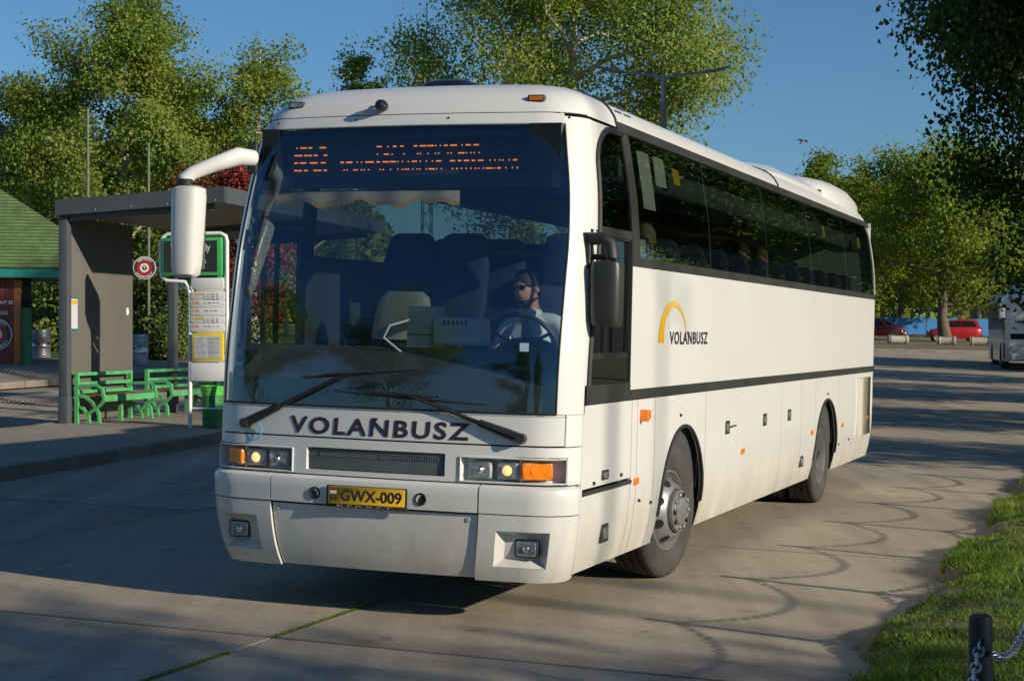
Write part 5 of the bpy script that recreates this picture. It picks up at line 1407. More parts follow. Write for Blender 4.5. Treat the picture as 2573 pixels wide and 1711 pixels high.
# drums
def drum(label, x, y, a0):
    e = empty('drum_planter', (x, y, TP(x, y)), 0, label, 'drum', 'steel drums on the plaza')
    R, H = .30, .90
    prof = [(0, 0), (R, 0), (R + .012, .01), (R, .02)]
    for z in (.10, .17, .24, .32): prof += [(R, z - .02), (R + .010, z), (R, z + .02)]
    m = MB(); m.lathe(prof + [(R, .34)], 'z', 28); m.build('drum_shell', L_drum, e)
    m = MB(); m.lathe([(R, .34), (R + .012, .355), (R, .37), (R, .585), (R + .012, .60), (R, .615)], 'z', 28); m.build('drum_band', L_drumband, e)
    prof = [(R, .615)]
    for z in (.68, .75, .82): prof += [(R, z - .02), (R + .010, z), (R, z + .02)]
    m = MB(); m.lathe(prof + [(R, .88), (R + .014, .89), (R, .90), (R - .03, .90), (R - .035, .80), (0, .80)], 'z', 28); m.build('drum_shell', L_drum, e)
    text_obj('drum_lettering', 'VOLÁNBUSZ', .15, lambda x_, z_: ((R + .004) * math.sin(a0 + x_ / R), -(R + .004) * math.cos(a0 + x_ / R), z_), W_['text'], e, .003, shear=.1, fit=(0, .92, .42, .54))
    return e
D_ = 1.0912
def on_plaza(u, v, Y): x, y, z = Yat(u * D_, v * D_, Y); return x
drum('steel drum with dark lettering beside the green kiosk column', on_plaza(94, 822, 53.4), 53.4, -.75)
drum('steel drum with dark lettering in front of the shrubs past the shelter panel', on_plaza(318, 830, 50.5), 50.5, -2.15)
# round tobacconist sign on a tall thin pole, another bare pole
M_pole = M_simple('weathered_green_pole', (.13, .15, .09), .6)
px_, py_ = Yat(342 * D_, 600 * D_, 56)[0], 56.0
e = empty('sign_pole', (px_, py_, TP(px_, py_)), 0, 'tall thin grey-green pole rising beside the round red sign', 'pole')
m = MB(); m.cyl((0, 0, 0), (0, 0, 7.1), .06, .045, 10); m.build('shaft', M_pole, e); m = MB(); m.cyl((0, 0, 0), (0, 0, .3), .09, .08, 10); m.build('foot_sleeve', M_pole, e)
x2, y2, z2 = Yat(333 * D_, 617 * D_, 55.7)
e = round_sign('round_sign', 'round red, white and dark tobacco shop sign fixed to the thin pole', (x2, y2, z2), 0, .375)
m = MB(); m.tube([(0, .02, .1), (.13, .28, .1)], .02, 6); m.build('bracket', W_['moulding'], e)
px_, py_ = Yat(202 * D_, 300 * D_, 55)[0], 55.0
e = empty('bare_pole', (px_, py_, TP(px_, py_)), 0, 'tall thin bare pole in front of the left plane trees', 'pole')
m = MB(); m.cyl((0, 0, 0), (0, 0, 8.1), .06, .045, 10); m.build('shaft', M_pole, e); m = MB(); m.cyl((0, 0, 0), (0, 0, .3), .09, .08, 10); m.build('foot_sleeve', M_pole, e)
m = MB(); a = Vector(Yat(202 * D_, 440 * D_, 55)); b = Vector(Yat(100 * D_, 435 * D_, 62)); m.tube([a + (b - a) * t - Vector((0, 0, .25 * 4 * t * (1 - t))) for t in np.linspace(0, 1, 9)], .012, 5); o = m.build('overhead_wire', W_['moulding']); tag(o, 'thin overhead wire running left from the bare pole', 'wire', 'overhead wires')
m = MB(); b = Vector(Yat(342 * D_, 482 * D_, 56)); m.tube([a + (b - a) * t - Vector((0, 0, .3 * 4 * t * (1 - t))) for t in np.linspace(0, 1, 9)], .012, 5); o = m.build('overhead_wire', W_['moulding']); tag(o, 'thin overhead wire between the bare pole and the sign pole', 'wire', 'overhead wires')
# ------------------------------------------------------------------ right side and background things
# bollards and chains along the verge
BOLS = [(1.50 + .355 * 2.05 * k + (.07 if k > 0 else 0), 5.40 + .935 * 2.05 * k) for k in range(-2, 9)]
vz = lambda x, y: verge_z(lat(x, y), lon(x, y))
for k, (x, y) in enumerate(BOLS):
    bollard(x, y, .80, .038, M_bol, 'stout black bollard in the grass with a chain rising from its hook' if k == 2 else 'black bollard of the chain row farther along the verge', 'black bollards along the verge', vz)
M_chainw = M_simple('galvanised_chain', (.42, .44, .48), .35, metal=.8)
for (a, b) in zip(BOLS[:-1], BOLS[1:]):
    for h_, s_ in ((.72, .20), (.36, .12)):
        if h_ < .5 and a[1] < 7: continue
        chain('chain', (a[0], a[1], vz(*a) + h_), (b[0], b[1], vz(*b) + h_), s_, .0045, .048, M_chainw, 'steel chain hooked to the stout black bollard in the grass' if BOLS[2] in (a, b) else 'steel chain slung between black bollards farther along the verge', 'chains along the verge')

# twin-arm street lamp behind the coach; two unseen ones added to shade its side
M_lamp = M_simple('galvanised_lamp', (.34, .35, .36), .45, metal=.3)
M_conc = M_simple('concrete_mast', (.30, .26, .19), .8, var=.2, scale=4)
def street_lamp(label, x, y, Hc, H, arms=True):
    e = empty('street_lamp', (x, y, T(x, y)), 0, label, 'street lamp', 'twin-arm street lamps')
    m = MB(); m.cyl((0, 0, 0), (0, 0, Hc), .10, .075, 14); m.build('mast', M_conc, e)
    m = MB(); m.cyl((0, 0, Hc - .1), (0, 0, H), .05, .045, 12); m.build('upper_tube', M_lamp, e)
    for s in (-1, 1):
        m = MB(); m.tube([(0, 0, H - .08), (s * .3, 0, H - .02), (s * .95, 0, H + .06)], [.035, .030, .026], 8); ar = m.build('arm', M_lamp, e)
        m = MB(); rings = []
        for t, w, h in ((0, .03, .025), (.08, .07, .035), (.25, .11, .04), (.45, .10, .03), (.6, .05, .012)):
            cx = s * (.85 + t); cz = H + .055 + .30 * t * t + .03 * t
            rings.append([(cx, w * math.cos(a), cz + h * math.sin(a)) for a in np.linspace(0, 2 * math.pi, 13)[:-1]])
        m.loft(rings, True, True); m.build('lamp_head', M_lamp, ar)
    return e
lx, ly, lz = Yat(1527 * D_, 172 * D_, 36)
street_lamp('grey twin-arm street lamp rising behind the coach roof', lx, ly, Yat(1527 * D_, 236 * D_, 36)[2] - T(lx, ly), lz - T(lx, ly))
for k, (xx, d) in enumerate(((-1.0, 38.0), (-2.15, 44.0))):
    P_ = BM @ Vector((xx, 1.25, .9)); lx, ly = P_.x + SUN_DIR.x / math.cos(SUN_EL) * d, P_.y + SUN_DIR.y / math.cos(SUN_EL) * d
    street_lamp('unseen twin-arm street lamp added to cast a soft shadow on the coach', lx, ly, 16.0, 17.5)
# lattice mast
mx_, my_ = Yat(983 * D_, 195 * D_, 92)[0], 92.0
e = empty('lattice_mast', (mx_, my_, T(mx_, my_)), .3, 'dark lattice floodlight mast with platform behind the plane tree', 'mast')
m = MB(); w = .28; Hm = 15.1
for sx_ in (-1, 1):
    for sy_ in (-1, 1): m.tube([(sx_ * w, sy_ * w, 0), (sx_ * w * .7, sy_ * w * .7, Hm)], .035, 5)
for k in range(21):
    z0, z1 = Hm * k / 21, Hm * (k + 1) / 21; a = w * (1 - .3 * k / 21); b = w * (1 - .3 * (k + 1) / 21); s = 1 if k % 2 else -1
    for sd in (-1, 1): m.tube([(-s * a, sd * a, z0), (s * b, sd * b, z1)], .018, 4); m.tube([(sd * a, -s * a, z0), (sd * b, s * b, z1)], .018, 4)
m.build('lattice', W_['moulding'], e, smooth=False)
m = MB(); m.box(-.85, .85, -.5, .5, Hm - .12, Hm)
for x in (-.82, -.3, .3, .82): m.tube([(x, -.48, Hm), (x, -.48, Hm + 1.0)], .03, 4)
for z in (.5, 1.0): m.tube([(-.82, -.48, Hm + z), (.82, -.48, Hm + z)], .025, 4)
m.build('platform', W_['moulding'], e, smooth=False)
m = MB(); m.cyl((0, 0, Hm), (0, 0, Hm + 3.2), .05, .03, 6); m.build('aerial', W_['moulding'], e)

# ---- hatchback cars
def car(label, x, y, rz_, colr, grp='cars parked beyond the road'):
    e = empty('parked_car', (x, y, T(x, y) + .10), rz_, label, 'car', grp)
    pm = M_simple('car_paint_%d' % int(colr[0] * 1000), colr, .25, var=.05, coat=.8)
    L2, Wd = 1.66, .75
    # x forward; profile stations: (x, z_low, z_belt, halfwidth)
    st = [(-1.66, .42, .80, .60), (-1.60, .32, .88, .68), (-1.2, .24, .92, .745), (-.4, .22, .92, .755), (.45, .22, .90, .755), (.85, .23, .88, .745), (1.35, .26, .76, .70), (1.58, .30, .66, .62), (1.67, .36, .55, .50)]
    m = MB(); rings = []
    for (sx_, zl, zb, hw_) in st:
        rings.append([(sx_, -hw_ * .94, zl), (sx_, -hw_, zl + .12), (sx_, -hw_, zb - .18), (sx_, -hw_ * .95, zb), (sx_, 0, zb + .03), (sx_, hw_ * .95, zb), (sx_, hw_, zb - .18), (sx_, hw_, zl + .12), (sx_, hw_ * .94, zl)])
    m.loft(rings, True, True); body = m.build('body', pm, e, angle=50)
    m = MB(); cab = [(-1.56, .90, .90, .66), (-1.42, .90, 1.30, .60), (-1.30, .90, 1.39, .575), (-.5, .90, 1.43, .575), (.12, .90, 1.37, .565), (.42, .90, 1.18, .60), (.86, .88, .90, .66)]
    rings = []
    for (sx_, zl, zt_, hw_) in cab: rings.append([(sx_, -.70, zl - .05), (sx_, -hw_ - .03 * (zt_ < 1.2), zt_ - .04), (sx_, -hw_ * .85, zt_), (sx_, hw_ * .85, zt_), (sx_, hw_ + .03 * (zt_ < 1.2), zt_ - .04), (sx_, .70, zl - .05)])
    m.loft(rings, False, False); m.build('cabin', pm, e, angle=45)
    gm = W_['blackgloss']
    for s in (-1, 1):
        for pts in ([(.50, .95), (.16, 1.28), (-.38, 1.33), (-.38, .95)], [(-.45, .95), (-.45, 1.33), (-1.15, 1.30), (-1.36, .95)]):
            m = MB(); m.poly([(a, s * (.735 - (b - .85) * .28), b) for a, b in pts]); m.build('side_window', gm, e, smooth=False)
        for wx in (-1.08, 1.10):
            wv = bpy.data.objects.new('wheel', None); link(wv, e); wv.location = (wx, s * .66, .27)
            m = MB(); m.lathe([(.16, s * .075), (.24, s * .085), (.27, s * .05), (.27, -s * .08), (.2, -s * .09)], 'y', 20); m.build('tyre', W_['tyre'], wv)
            m = MB(); m.lathe([(.17, s * .08), (.15, s * .07), (.05, s * .078), (0, s * .078)], 'y', 16); m.build('rim', W_['rim'], wv)
        m = MB(); m.rbox(1.52, 1.62, min(s * .36, s * .60), max(s * .36, s * .60), .56, .70, .03, 0); m.build('headlight', W_['lens'], e)
        m = MB(); m.rbox(-1.665, -1.60, min(s * .50, s * .66), max(s * .50, s * .66), .62, .88, .02, 0); m.build('tail_light', W_['red'], e)
        m = MB(); m.rbox(.42, .55, min(s * .74, s * .90), max(s * .74, s * .90), .93, 1.04, .02, 0); m.build('door_mirror', W_['black'], e)
    m = MB(); m.quad((.84, -.60, .93), (.84, .60, .93), (.44, .53, 1.20), (.44, -.53, 1.20)); m.quad((.44, -.53, 1.20), (.44, .53, 1.20), (.16, .49, 1.355), (.16, -.49, 1.355)); o = m.build('windscreen', gm, e, smooth=False); o.location.x = .02; o.location.z = .012
    m = MB(); m.rbox(1.50, 1.70, -.60, .60, .28, .48, .06, 0); m.build('bumper', W_['moulding'], e); m = MB(); m.rbox(-1.70, -1.55, -.62, .62, .30, .52, .06, 0); m.build('bumper', W_['moulding'], e)
    m = MB(); m.box(1.69, 1.705, -.22, .22, .36, .45); m.build('number_plate', W_['white_plain'], e)
    return e
cx, cy_, _ = Yat(2196 * D_, 785 * D_, 107)
car('bright red small hatchback parked behind the tree trunk', cx, 107, math.radians(172), (.42, .01, .012))
cx2 = Yat(2025 * D_, 770 * D_, 110)[0]
car('dark maroon hatchback parked in shade beyond the end of the coach', cx2, 110, math.radians(-25), (.13, .012, .02))
# ---- concrete logs along the far kerb
def lying_log(label, u, v, Y, ln_, rot):
    x, y, z = Yat(u * D_, v * D_, Y); zz = T(x, y) + .10
    e = empty('concrete_log', (x, y, zz), rot, label, 'log', 'lying logs along the far kerb')
    m = MB(); m.lathe([(0, -ln_ / 2), (.26, -ln_ / 2), (.27, -ln_ / 2 + .05), (.27, -ln_ / 2 + .14), (.23, -ln_ / 2 + .18), (.23, ln_ / 2 - .18), (.27, ln_ / 2 - .14), (.27, ln_ / 2 - .05), (.26, ln_ / 2), (0, ln_ / 2)], 'x', 18, (0, 0, .26)); m.build('log_body', M_simple('flaking_whitewash', (.42, .38, .30), .8, var=.35, scale=6), e)
    m = MB(); m.lathe([(.272, -ln_ / 2 + .06), (.272, -ln_ / 2 + .12)], 'x', 18, (0, 0, .26)); m.build('log_band', W_['moulding'], e)
    return e
lying_log('short lying log in shade beyond the end of the coach', 2068, 795, 98, 1.15, .05)
lying_log('lying log with flaking white paint in front of the tree trunk', 2180, 795, 97, 1.05, -.25)
lying_log('lying log with flaking white paint beside the parked white bus', 2258, 793, 98, 1.2, -.2)
# far kerb stones
farkerb = bpy.data.objects.new('far_kerb', None); COL.objects.link(farkerb); farkerb['kind'] = 'structure'
for k in range(26):
    m = MB(); xa = 8 + k * 1.5; m.box(xa, xa + 1.48, 85.8, 86.0, T(xa, 86) - .02, T(xa, 86) + .13); m.build('kerb_stone', G_kerb, farkerb, smooth=False)
# ---- blue fence with dark mesh above
M_blue = M_simple('blue_fence_sheet', (.04, .22, .55), .5, var=.06)
M_mesh = M_simple('dark_fence_mesh', (.03, .035, .04), .6)
fx0 = Yat(1985 * D_, 750 * D_, 126)[0]
e = empty('fence', (fx0, 126, 0), 0, 'blue sheet fence with dark railings above, behind the parked cars', 'fence')
for k in range(8):
    xa = k * 2.4; zz = T(fx0 + xa, 126) + .1
    m = MB(); m.box(xa + .03, xa + 2.37, 0, .04, zz + .06, zz + 1.28); m.build('sheet', M_blue, e)
    m = MB(); m.box(xa - .03, xa + .03, -.01, .05, zz, zz + 2.15); m.build('fence_post', M_mesh, e)
    m = MB()
    for j in range(22): xx = xa + .06 + 2.3 * j / 21; m.box(xx - .008, xx + .008, .01, .03, zz + 1.30, zz + 2.1)
    m.box(xa, xa + 2.4, .0, .04, zz + 2.06, zz + 2.11); m.build('railing', M_mesh, e)

# ---- white bus parked beyond, cropped by the frame
M_w2 = M_paint('white_bus_paint', (.70, .70, .68), (.3, .28, .24), (.3, 1.0))
e2b = empty('parked_bus', (19.85, 63.6, T(19.9, 66)), 0, 'white bus waiting in the shade far up the road', 'bus')
rdir = math.radians(12.0)                                  # rear points along azimuth 12 degrees
e2b.rotation_euler = (0, 0, math.atan2(-math.cos(rdir), -math.sin(rdir)))
def B2(m, n, mt, par=None, **k): return m.build(n, mt, par or e2b, **k)
HWb, Lb = 1.22, 9.4
m = MB(); rings = []
for x, zt_, w in ((0.0, 2.55, 1.05), (-.10, 2.9, 1.17), (-.35, 3.05, 1.21), (-1.0, 3.08, HWb), (-Lb + .3, 3.08, HWb), (-Lb, 2.95, 1.15)):
    rings.append([(x, -w, .32), (x, -w - .0, 1.0), (x, -w, zt_ - .35), (x, -w * .93, zt_ - .1), (x, -w * .7, zt_), (x, w * .7, zt_), (x, w * .93, zt_ - .1), (x, w, zt_ - .35), (x, w, 1.0), (x, w, .32)])
m.loft(rings, True, True); B2(m, 'body', M_w2, angle=35)
m = MB(); m.rbox(-3.2, -.9, -.8, .8, 3.06, 3.30, .1, 2); B2(m, 'air_conditioning_cover', M_w2)
m = MB(); m.quad((.012, -1.02, 1.15), (.012, 1.02, 1.15), (-.075, 1.08, 2.75), (-.075, -1.08, 2.75)); B2(m, 'windscreen', W_['blackgloss'], smooth=False)
for s in (-1, 1):
    for (a, b) in ((-.45, -1.15), (-1.3, -3.2), (-3.26, -5.2), (-5.26, -7.2), (-7.26, -9.2)):
        m = MB(); m.box(b, a, min(s * (HWb - .01), s * (HWb + .008)), max(s * (HWb - .01), s * (HWb + .008)), 1.0 if a > -.5 else 1.55, 2.62); B2(m, 'side_window', W_['blackgloss'])
    for wx in (-2.2, -7.0):
        wv = bpy.data.objects.new('wheel', None); link(wv, e2b); wv.location = (wx, s * 1.08, .46)
        m = MB(); m.lathe([(.26, s * .13), (.42, s * .14), (.46, s * .09), (.46, -s * .14), (.3, -s * .15)], 'y', 24); m.build('tyre', W_['tyre'], wv)
        m = MB(); m.lathe([(.27, s * .135), (.22, s * .09), (.1, s * .12), (0, s * .12)], 'y', 18); m.build('rim', W_['rim'], wv)
        m = MB(); pts = [(wx + .56 * math.cos(t), s * (HWb + .004), .46 + .56 * math.sin(t)) for t in np.linspace(-.25, math.pi + .25, 18)]; m.poly(pts); B2(m, 'wheel_arch', W_['dark'], smooth=False)
    m = MB(); m.rbox(.0, .05, min(s * .62, s * 1.0), max(s * .62, s * 1.0), .72, .92, .04, 0); B2(m, 'headlight', W_['lens'])
    m = MB(); m.tube([(-.05, s * 1.12, 2.72), (.25, s * 1.32, 2.72), (.32, s * 1.36, 2.55)], .035, 8); m.rbox(.22, .36, min(s * 1.25, s * 1.47), max(s * 1.25, s * 1.47), 1.95, 2.55, .05, 2); B2(m, 'mirror', M_w2)
m = MB(); m.box(-1.1, -.32, -HWb - .012, -HWb - .002, .40, 1.0); B2(m, 'dark_panel', W_['moulding'])
m = MB(); m.rbox(-.02, .06, -1.0, 1.0, .34, .62, .05, 0); B2(m, 'bumper', M_w2)
m = MB(); m.box(.061, .07, -.26, .26, .42, .53); B2(m, 'number_plate', W_['yellow'])
# ---- bird
b_ = Vector(Yat(1848 * D_, 328 * D_, 60))
m = MB(); m.tube([(-.16, 0, -.02), (-.05, 0, .0), (.08, 0, .02), (.16, 0, .03)], [.01, .035, .035, .012], 8)
for s in (-1, 1): m.loft([[(.08, s * .02, .03), (-.04, s * .02, .03)], [(.06, s * .16, .09), (-.06, s * .16, .08)], [(-.04, s * .34, .05), (-.10, s * .34, .05)]], False, False)
o = m.build('bird', W_['moulding']); o.location = b_; o.rotation_euler = (.2, -.35, .5); tag(o, 'small dark bird gliding in the open sky', 'bird')
# ------------------------------------------------------------------ trees and shrubs
LF_plane = M_leaf('plane_leaves', (.175, .26, .05), (.26, .34, .068), (.35, .385, .095), .5)
LF_mid = M_leaf('lime_leaves', (.16, .24, .028), (.25, .33, .042), (.34, .38, .07), .5)
LF_dark = M_leaf('maple_leaves', (.045, .09, .018), (.08, .14, .026), (.13, .185, .04), .35)
LF_red = M_leaf('copper_leaves', (.20, .03, .035), (.30, .045, .05), (.38, .08, .07), .4)
LF_shrub = M_leaf('shrub_leaves', (.085, .13, .028), (.14, .19, .04), (.22, .24, .075), .3)
BK_pale = M_simple('pale_plane_bark', (.52, .46, .36), .8, var=.35, scale=2.5)
BK_dark = M_simple('brown_bark', (.13, .10, .07), .9, var=.3, scale=5)
def leaf_quads(P, size, r, droop=.3, cen=None):
    n = len(P)
    nrm = r.normal(0, 1, (n, 3)); nrm[:, 2] = nrm[:, 2] * .75 + .15
    if cen is not None:
        o = P - np.array(cen); o /= np.linalg.norm(o, axis=1)[:, None] + 1e-6; nrm = nrm * .75 + o * 1.0
    nrm /= np.linalg.norm(nrm, axis=1)[:, None]
    t = r.normal(0, 1, (n, 3)); t -= (t * nrm).sum(1)[:, None] * nrm; t /= np.linalg.norm(t, axis=1)[:, None]
    b = np.cross(nrm, t)
    s = size * (r.uniform(.35, 1.0, n) ** .8 + r.uniform(0, .75, n) ** 2)[:, None]
    fold = nrm * s * .22
    a0 = P - t * s * .5; a1 = P + b * s * .42 + t * s * .05 + fold; a2 = P + t * s * .55 - nrm * s * droop * .5; a3 = P - b * s * .42 + t * s * .05 + fold
    V = np.stack([a0, a1, a2, a3], 1).reshape(-1, 3)
    k = np.arange(n) * 4
    F = np.concatenate([np.stack([k, k + 1, k + 2], 1), np.stack([k, k + 2, k + 3], 1)])
    return V, F
def make_tree(name, seed, H, R, base, nleaf, size, leafm, bark, label, cat='tree', trunk_r=.22, gaps=.5, group=None, lean=0.0, squash=1.0, limbs=15, kind_shape='plane'):
    r = np.random.default_rng(seed); e = empty(name, (0, 0, 0), 0, label, cat, group)
    m = MB()
    top = H * .93
    tp = [Vector((lean * H * .15 * (t ** 2) + .22 * math.sin(3 * t + seed), .22 * math.cos(2.2 * t + seed * 2) - .22 * math.cos(seed * 2.0), top * t)) for t in np.linspace(0, 1, 9)]
    tp[0].x -= .22 * math.sin(seed); 
    m.tube(tp, [trunk_r * (1.35 if i == 0 else 1) * (1 - .86 * i / 8) for i in range(9)], 9)
    cl = []; cw = []
    def prof(h):                                     # crown half-width at relative height
        if kind_shape == 'dome': return math.sqrt(max(0.02, 1 - (2 * max(h, 0) - .75) ** 2 / 1.7))
        return max(.12, math.sin(math.pi * min(1, (h * .86 + .17))) ** .75)
    def tpos(z):
        t = min(1, z / top) * 8; i = min(7, int(t)); return tp[i].lerp(tp[i + 1], t - i)
    for k in range(limbs):
        h = (k + r.uniform(.1, .9)) / limbs
        z = base * .85 + (top - base * .85) * h * .92
        a = k * 2.4 + r.uniform(-.5, .5)
        Lr = R * prof(h) * r.uniform(.72, 1.12)
        s = tpos(z); rise = (.35 + .75 * (1 - h)) * Lr * r.uniform(.5, 1.1) * (1 if kind_shape == 'plane' else .6)
        end = s + Vector((math.cos(a) * Lr, math.sin(a) * Lr, min(rise, H - z - .2)))
        mid = s.lerp(end, .5) + Vector((r.normal(0, .2), r.normal(0, .2), -.12 * Lr + r.normal(0, .15)))
        q = s.lerp(end, .78) + Vector((r.normal(0, .15), r.normal(0, .15), .05 * Lr))
        r0 = trunk_r * .42 * (1 - .55 * h)
        m.tube([s, s.lerp(mid, .5) + Vector((0, 0, .04 * Lr)), mid, q, end], [r0, r0 * .8, r0 * .6, r0 * .38, r0 * .12], 6)
        for j in range(7):
            t = r.uniform(.3, 1.0); b0 = (s.lerp(mid, t * 2) if t < .5 else mid.lerp(end, t * 2 - 1))
            d = Vector((r.normal(), r.normal(), r.normal() * .7 + .25)).normalized(); l2 = R * r.uniform(.16, .36)
            b1 = b0 + d * l2
            m.tube([b0, b0.lerp(b1, .5) + Vector((0, 0, .05)), b1], [r0 * .3, r0 * .2, r0 * .06], 5)
            for f in (.45, .75, 1.0): cl.append(b0.lerp(b1, f)); cw.append(.5 + f)
        for f in (.6, .8, 1.0): cl.append(mid.lerp(end, f)); cw.append(1.0)
    for k in range(6):
        cl.append(tp[-1] + Vector((r.normal(0, .5), r.normal(0, .5), r.uniform(-.8, .5)))); cw.append(1.2)
    tk = m.build('trunk', bark, e, angle=60)
    C = np.array([tuple(c) for c in cl]); w = np.array(cw)
    drop = r.random(len(C)) < gaps * .35; w = np.where(drop, w * .12, w); w /= w.sum()
    idx = r.choice(len(C), nleaf, p=w)
    sc = R * .125
    d = r.normal(0, 1, (nleaf, 3)); d /= np.linalg.norm(d, axis=1)[:, None]; rad = r.uniform(0, 1, nleaf) ** .45
    P = C[idx] + d * rad[:, None] * np.array([1.15, 1.15, .85]) * sc * r.uniform(.7, 1.5, nleaf)[:, None] * 1.35
    P[:, 2] = np.where(P[:, 2] > H + .2, H + .2, P[:, 2])
    V, F = leaf_quads(P, size, r, cen=(0, 0, H * .5))
    cr = mesh_np('crown', V, F, leafm, e)
    return e
def place(e, u, Y, label=None, rz_=0.0, s=1.0, dz=0.0, X=None, group=None):
    X = (u * D_ - PW / 2) / FPX * Y if X is None else X
    e.location = (X, Y, T(X, Y) + dz); e.rotation_euler = (0, 0, rz_); e.scale = (s, s, s)
    if label: e['label'] = label
    if group: e['group'] = group
    return e
GL = 'trees of the park on the left'; GR = 'trees beyond the road'; GO = 'trees outside the view that shade the road'
t1 = make_tree('plane_tree', 11, 14.6, 4.4, 2.3, 66000, .13, LF_plane, BK_pale, 'tallest plane tree in full leaf standing behind the kiosk', group=GL, gaps=.25, limbs=22)
place(t1, 285, 64)
t2 = make_tree('plane_tree', 23, 12.0, 3.1, 2.3, 24000, .125, LF_plane, BK_pale, 'slimmer plane tree with open crown to the right of the tallest one', group=GL, gaps=.6)
place(t2, 590, 66, rz_=.6, s=1.06)
t3 = make_tree('plane_tree', 37, 14.5, 2.3, 6.5, 7500, .14, LF_plane, BK_pale, 'sparse thin-topped tree rising behind the coach roof corner', group=GL, gaps=.9, trunk_r=.15, limbs=11)
place(t3, 815, 76, rz_=1.0, s=1.0)
t4 = make_tree('plane_tree', 41, 16.2, 6.0, 4.0, 86000, .118, LF_plane, BK_pale, 'broad plane tree with pale limbs and gaps of sky behind the coach', group=GL, gaps=.6, trunk_r=.30, limbs=24)
place(t4, 1300, 76, rz_=2.2, s=1.33)
c = copy_tree(t2); place(c, 60, 70, 'plane tree at the left end of the park row behind the kiosk roof', 2.2, .98)
c = copy_tree(t1); place(c, -190, 72, 'plane tree of the park row beyond the kiosk', 1.3, .9)
c = copy_tree(t2); place(c, 430, 74, 'plane tree filling the gap behind the tallest plane tree', 4.0, .92)
c = copy_tree(t2); place(c, 700, 74, 'plane tree with low crown beside the sparse thin-topped tree', 3.2, .93)
c = copy_tree(t1); place(c, 100, 80, 'plane tree behind the row, left of the tallest plane tree', 5.1, .80)
c = copy_tree(t1); place(c, 520, 82, 'plane tree behind the row, between the slimmer crowns', 2.9, .74)
c = copy_tree(t1); place(c, 660, 86, 'plane tree behind the row, close to the coach roof', 0.9, .72)
c = copy_tree(t1); place(c, 400, 78, 'plane tree behind the row, right of the tallest plane tree', 4.4, .78)
c = copy_tree(t4); place(c, 150, 96, 'broad plane tree farther back between the park trees', .4, .66)
tr = make_tree('copper_beech', 51, 7.6, 2.6, 1.2, 7500, .15, LF_red, BK_dark, 'dark red leaved tree seen under the coach mirror arm', group=GL, gaps=.1, limbs=14)
place(tr, 540, 60, dz=.1, s=.98)
# right: lime by the red car, trees behind, big dark maple
t6 = make_tree('lime_tree', 61, 13.2, 6.2, 2.6, 32000, .20, LF_mid, BK_dark, 'spreading lime tree whose trunk stands before the red hatchback', group=GR, gaps=.2, trunk_r=.36, limbs=22, kind_shape='dome')
place(t6, 2178, 103.5)
t7 = make_tree('lime_tree', 71, 12.4, 4.6, 2.5, 20000, .21, LF_mid, BK_dark, 'leafy tree showing above the coach roof near the rear hump', group=GR, gaps=.2, trunk_r=.3, limbs=18, kind_shape='dome')
place(t7, 1935, 116, s=1.04)
c = copy_tree(t7); place(c, 2080, 128, 'leafy tree behind the blue fence, next to the spreading lime', 1.9, 1.05)
c = copy_tree(t6); place(c, 2330, 118, 'leafy tree behind the parked white bus', 2.6, .95)
c = copy_tree(t7); place(c, 2250, 140, 'leafy tree far behind the blue fence', .7, 1.1)
c = copy_tree(t6); place(c, 1790, 150, 'rounded tree far behind the coach roof', 1.1, .84)
c = copy_tree(t6); place(c, 2520, 130, 'leafy tree behind the fence at the edge of the view', .3, 1.0)
t8 = make_tree('maple_tree', 83, 14.5, 4.9, 3.9, 185000, .112, LF_dark, BK_dark, 'large dark maple overhanging the road from the verge', group=GO, gaps=.0, trunk_r=.33, limbs=34, kind_shape='dome')
place(t8, 0, 32.5, X=12.5, rz_=.3)
t9 = make_tree('maple_tree', 97, 12.5, 4.4, 3.0, 17000, .19, LF_mid, BK_dark, 'maple on the verge that shades the road', group=GO, gaps=.2, trunk_r=.3, limbs=20, kind_shape='dome')
place(t9, 0, 18.6, X=17.5, rz_=.9, s=.95)
for (x, y, rz_, s) in ((21.5, 27.5, 1.7, 1.0), (17.0, 40.0, 2.9, 1.05), (26, 36, .4, 1.1), (25.5, 50.0, 3.9, .9), (31, 58, 1.2, .8)):
    c = copy_tree(t9); place(c, 0, y, None, rz_, s, X=x)
    c['label'] = 'maple on the verge that shades the road'
# behind the photographer: seen only as reflections and foreground shade
c = copy_tree(t9); place(c, 0, -7.7, 'maple behind the photographer shading the near road', 2.0, 1.0, X=18.8)
c = copy_tree(t4); place(c, 0, -13, 'plane tree across the street behind the photographer', 2.0, .95, X=-24.0)
c = copy_tree(t2); place(c, 0, -20, 'slim tree across the street behind the photographer', 2.0, 1.0, X=-15.0)
c = copy_tree(t4); place(c, 0, -4, 'broad tree across the street behind the photographer', .5, .9, X=-31.0)
c = copy_tree(t9); place(c, 0, -27, 'rounded maple across the street behind the photographer', .5, 1.0, X=-7.0)
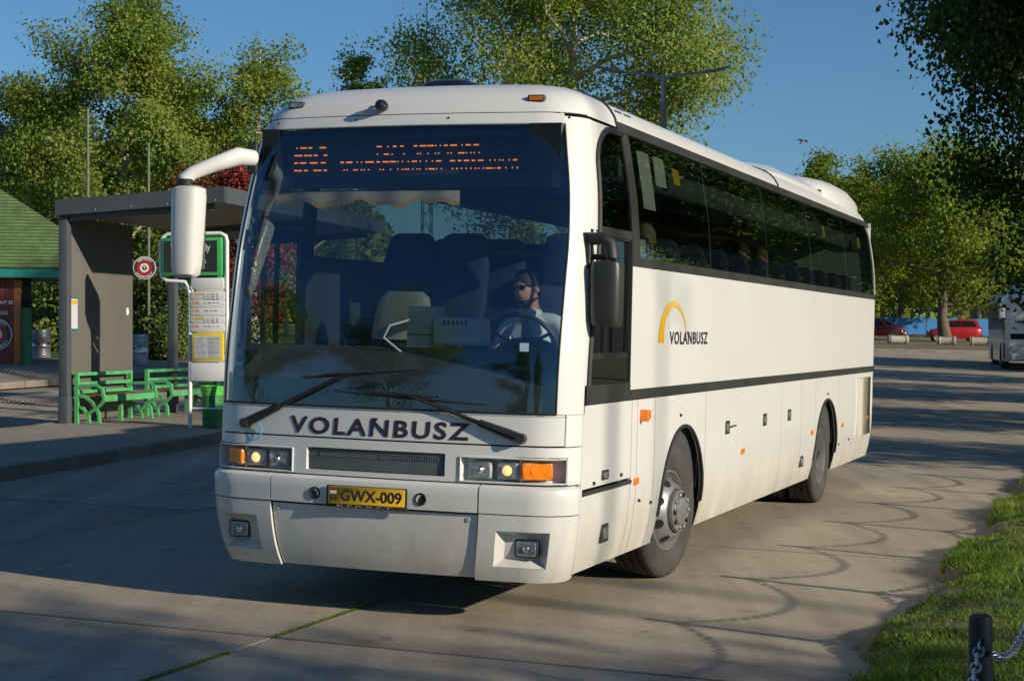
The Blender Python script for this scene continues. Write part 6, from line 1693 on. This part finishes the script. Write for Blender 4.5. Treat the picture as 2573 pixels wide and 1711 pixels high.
# shrubs behind the plaza
def make_shrub(name, seed, H, R, n, size, label, leafm=LF_shrub):
    r = np.random.default_rng(seed); e = empty(name, (0, 0, 0), 0, label, 'shrub', 'shrubs behind the plaza')
    m = MB(); C = []
    for k in range(16):
        a = r.uniform(0, 6.28); q = r.uniform(.2, 1); z = H * r.uniform(.25, .95); x, y = R * q * math.cos(a) * (1.1 - z / H * .55), R * q * math.sin(a) * (1.1 - z / H * .55)
        m.tube([(0, 0, 0), (x * .4, y * .4, z * .5), (x, y, z)], [.05, .03, .01], 5); C += [(x, y, z), (x * .7, y * .7, z * .75), (x * 1.05, y * 1.05, z * .55), (x * .9, y * .9, z * .25)]
    m.build('stems', BK_dark, e); C = np.array(C)
    d = r.normal(0, 1, (n, 3)); d /= np.linalg.norm(d, axis=1)[:, None]
    P = C[r.integers(0, len(C), n)] + d * (r.uniform(0, 1, n) ** .4)[:, None] * R * .42; P[:, 2] = np.abs(P[:, 2] - .02) + .02
    V, F = leaf_quads(P, size, r, .5, (0, 0, H * .3)); mesh_np('foliage', V, F, leafm, e); return e
s1 = make_shrub('evergreen_shrub', 5, 3.3, 1.5, 7000, .13, 'tall evergreen shrub behind the second steel drum')
place(s1, 400, 57, dz=.14)
for (u, Y, sc_, rz_, lb) in ((345, 58.5, 1.05, 1.0, 'tall evergreen shrub beside the round sign pole'), (455, 57.5, .95, 2.0, 'evergreen shrub behind the timetable stands'), (120, 59, 1.0, 3.0, 'evergreen shrub under the kiosk eave'), (75, 61, 1.05, 4.2, 'evergreen shrub behind the first steel drum'), (520, 60, 1.1, 5.0, 'evergreen shrub hidden behind the coach mirror'), (0, 63, 1.1, .5, 'evergreen shrub behind the kiosk wall')):
    c = copy_tree(s1); place(c, u, Y, lb, rz_, sc_, dz=.14)
s2 = make_shrub('spreading_juniper', 9, 1.25, 1.0, 4500, .09, 'low spreading juniper at the edge of the lawn')
place(s2, 385, 54, dz=.14)
c = copy_tree(s2); place(c, 435, 55, 'low juniper on the lawn behind the shelter post', 1.5, 1.1, dz=.14)
# far green belt that closes the horizon
r = np.random.default_rng(77)
n = 60000
ux = r.uniform(-120, 130, n); uy = 165 + 25 * r.random(n) + np.abs(ux) * .1; hz = (8 + 2.2 * np.sin(ux * .31) + 1.8 * np.sin(ux * .83 + 1)) * r.uniform(0, 1, n) ** .7
P = np.stack([ux, uy, [T(a, b) for a, b in zip(ux, uy)] + hz], 1)
V, F = leaf_quads(P, 1.0, r)
o = mesh_np('woodland', V, F, LF_mid); tag(o, 'far belt of trees closing the horizon', 'trees', kind='stuff')
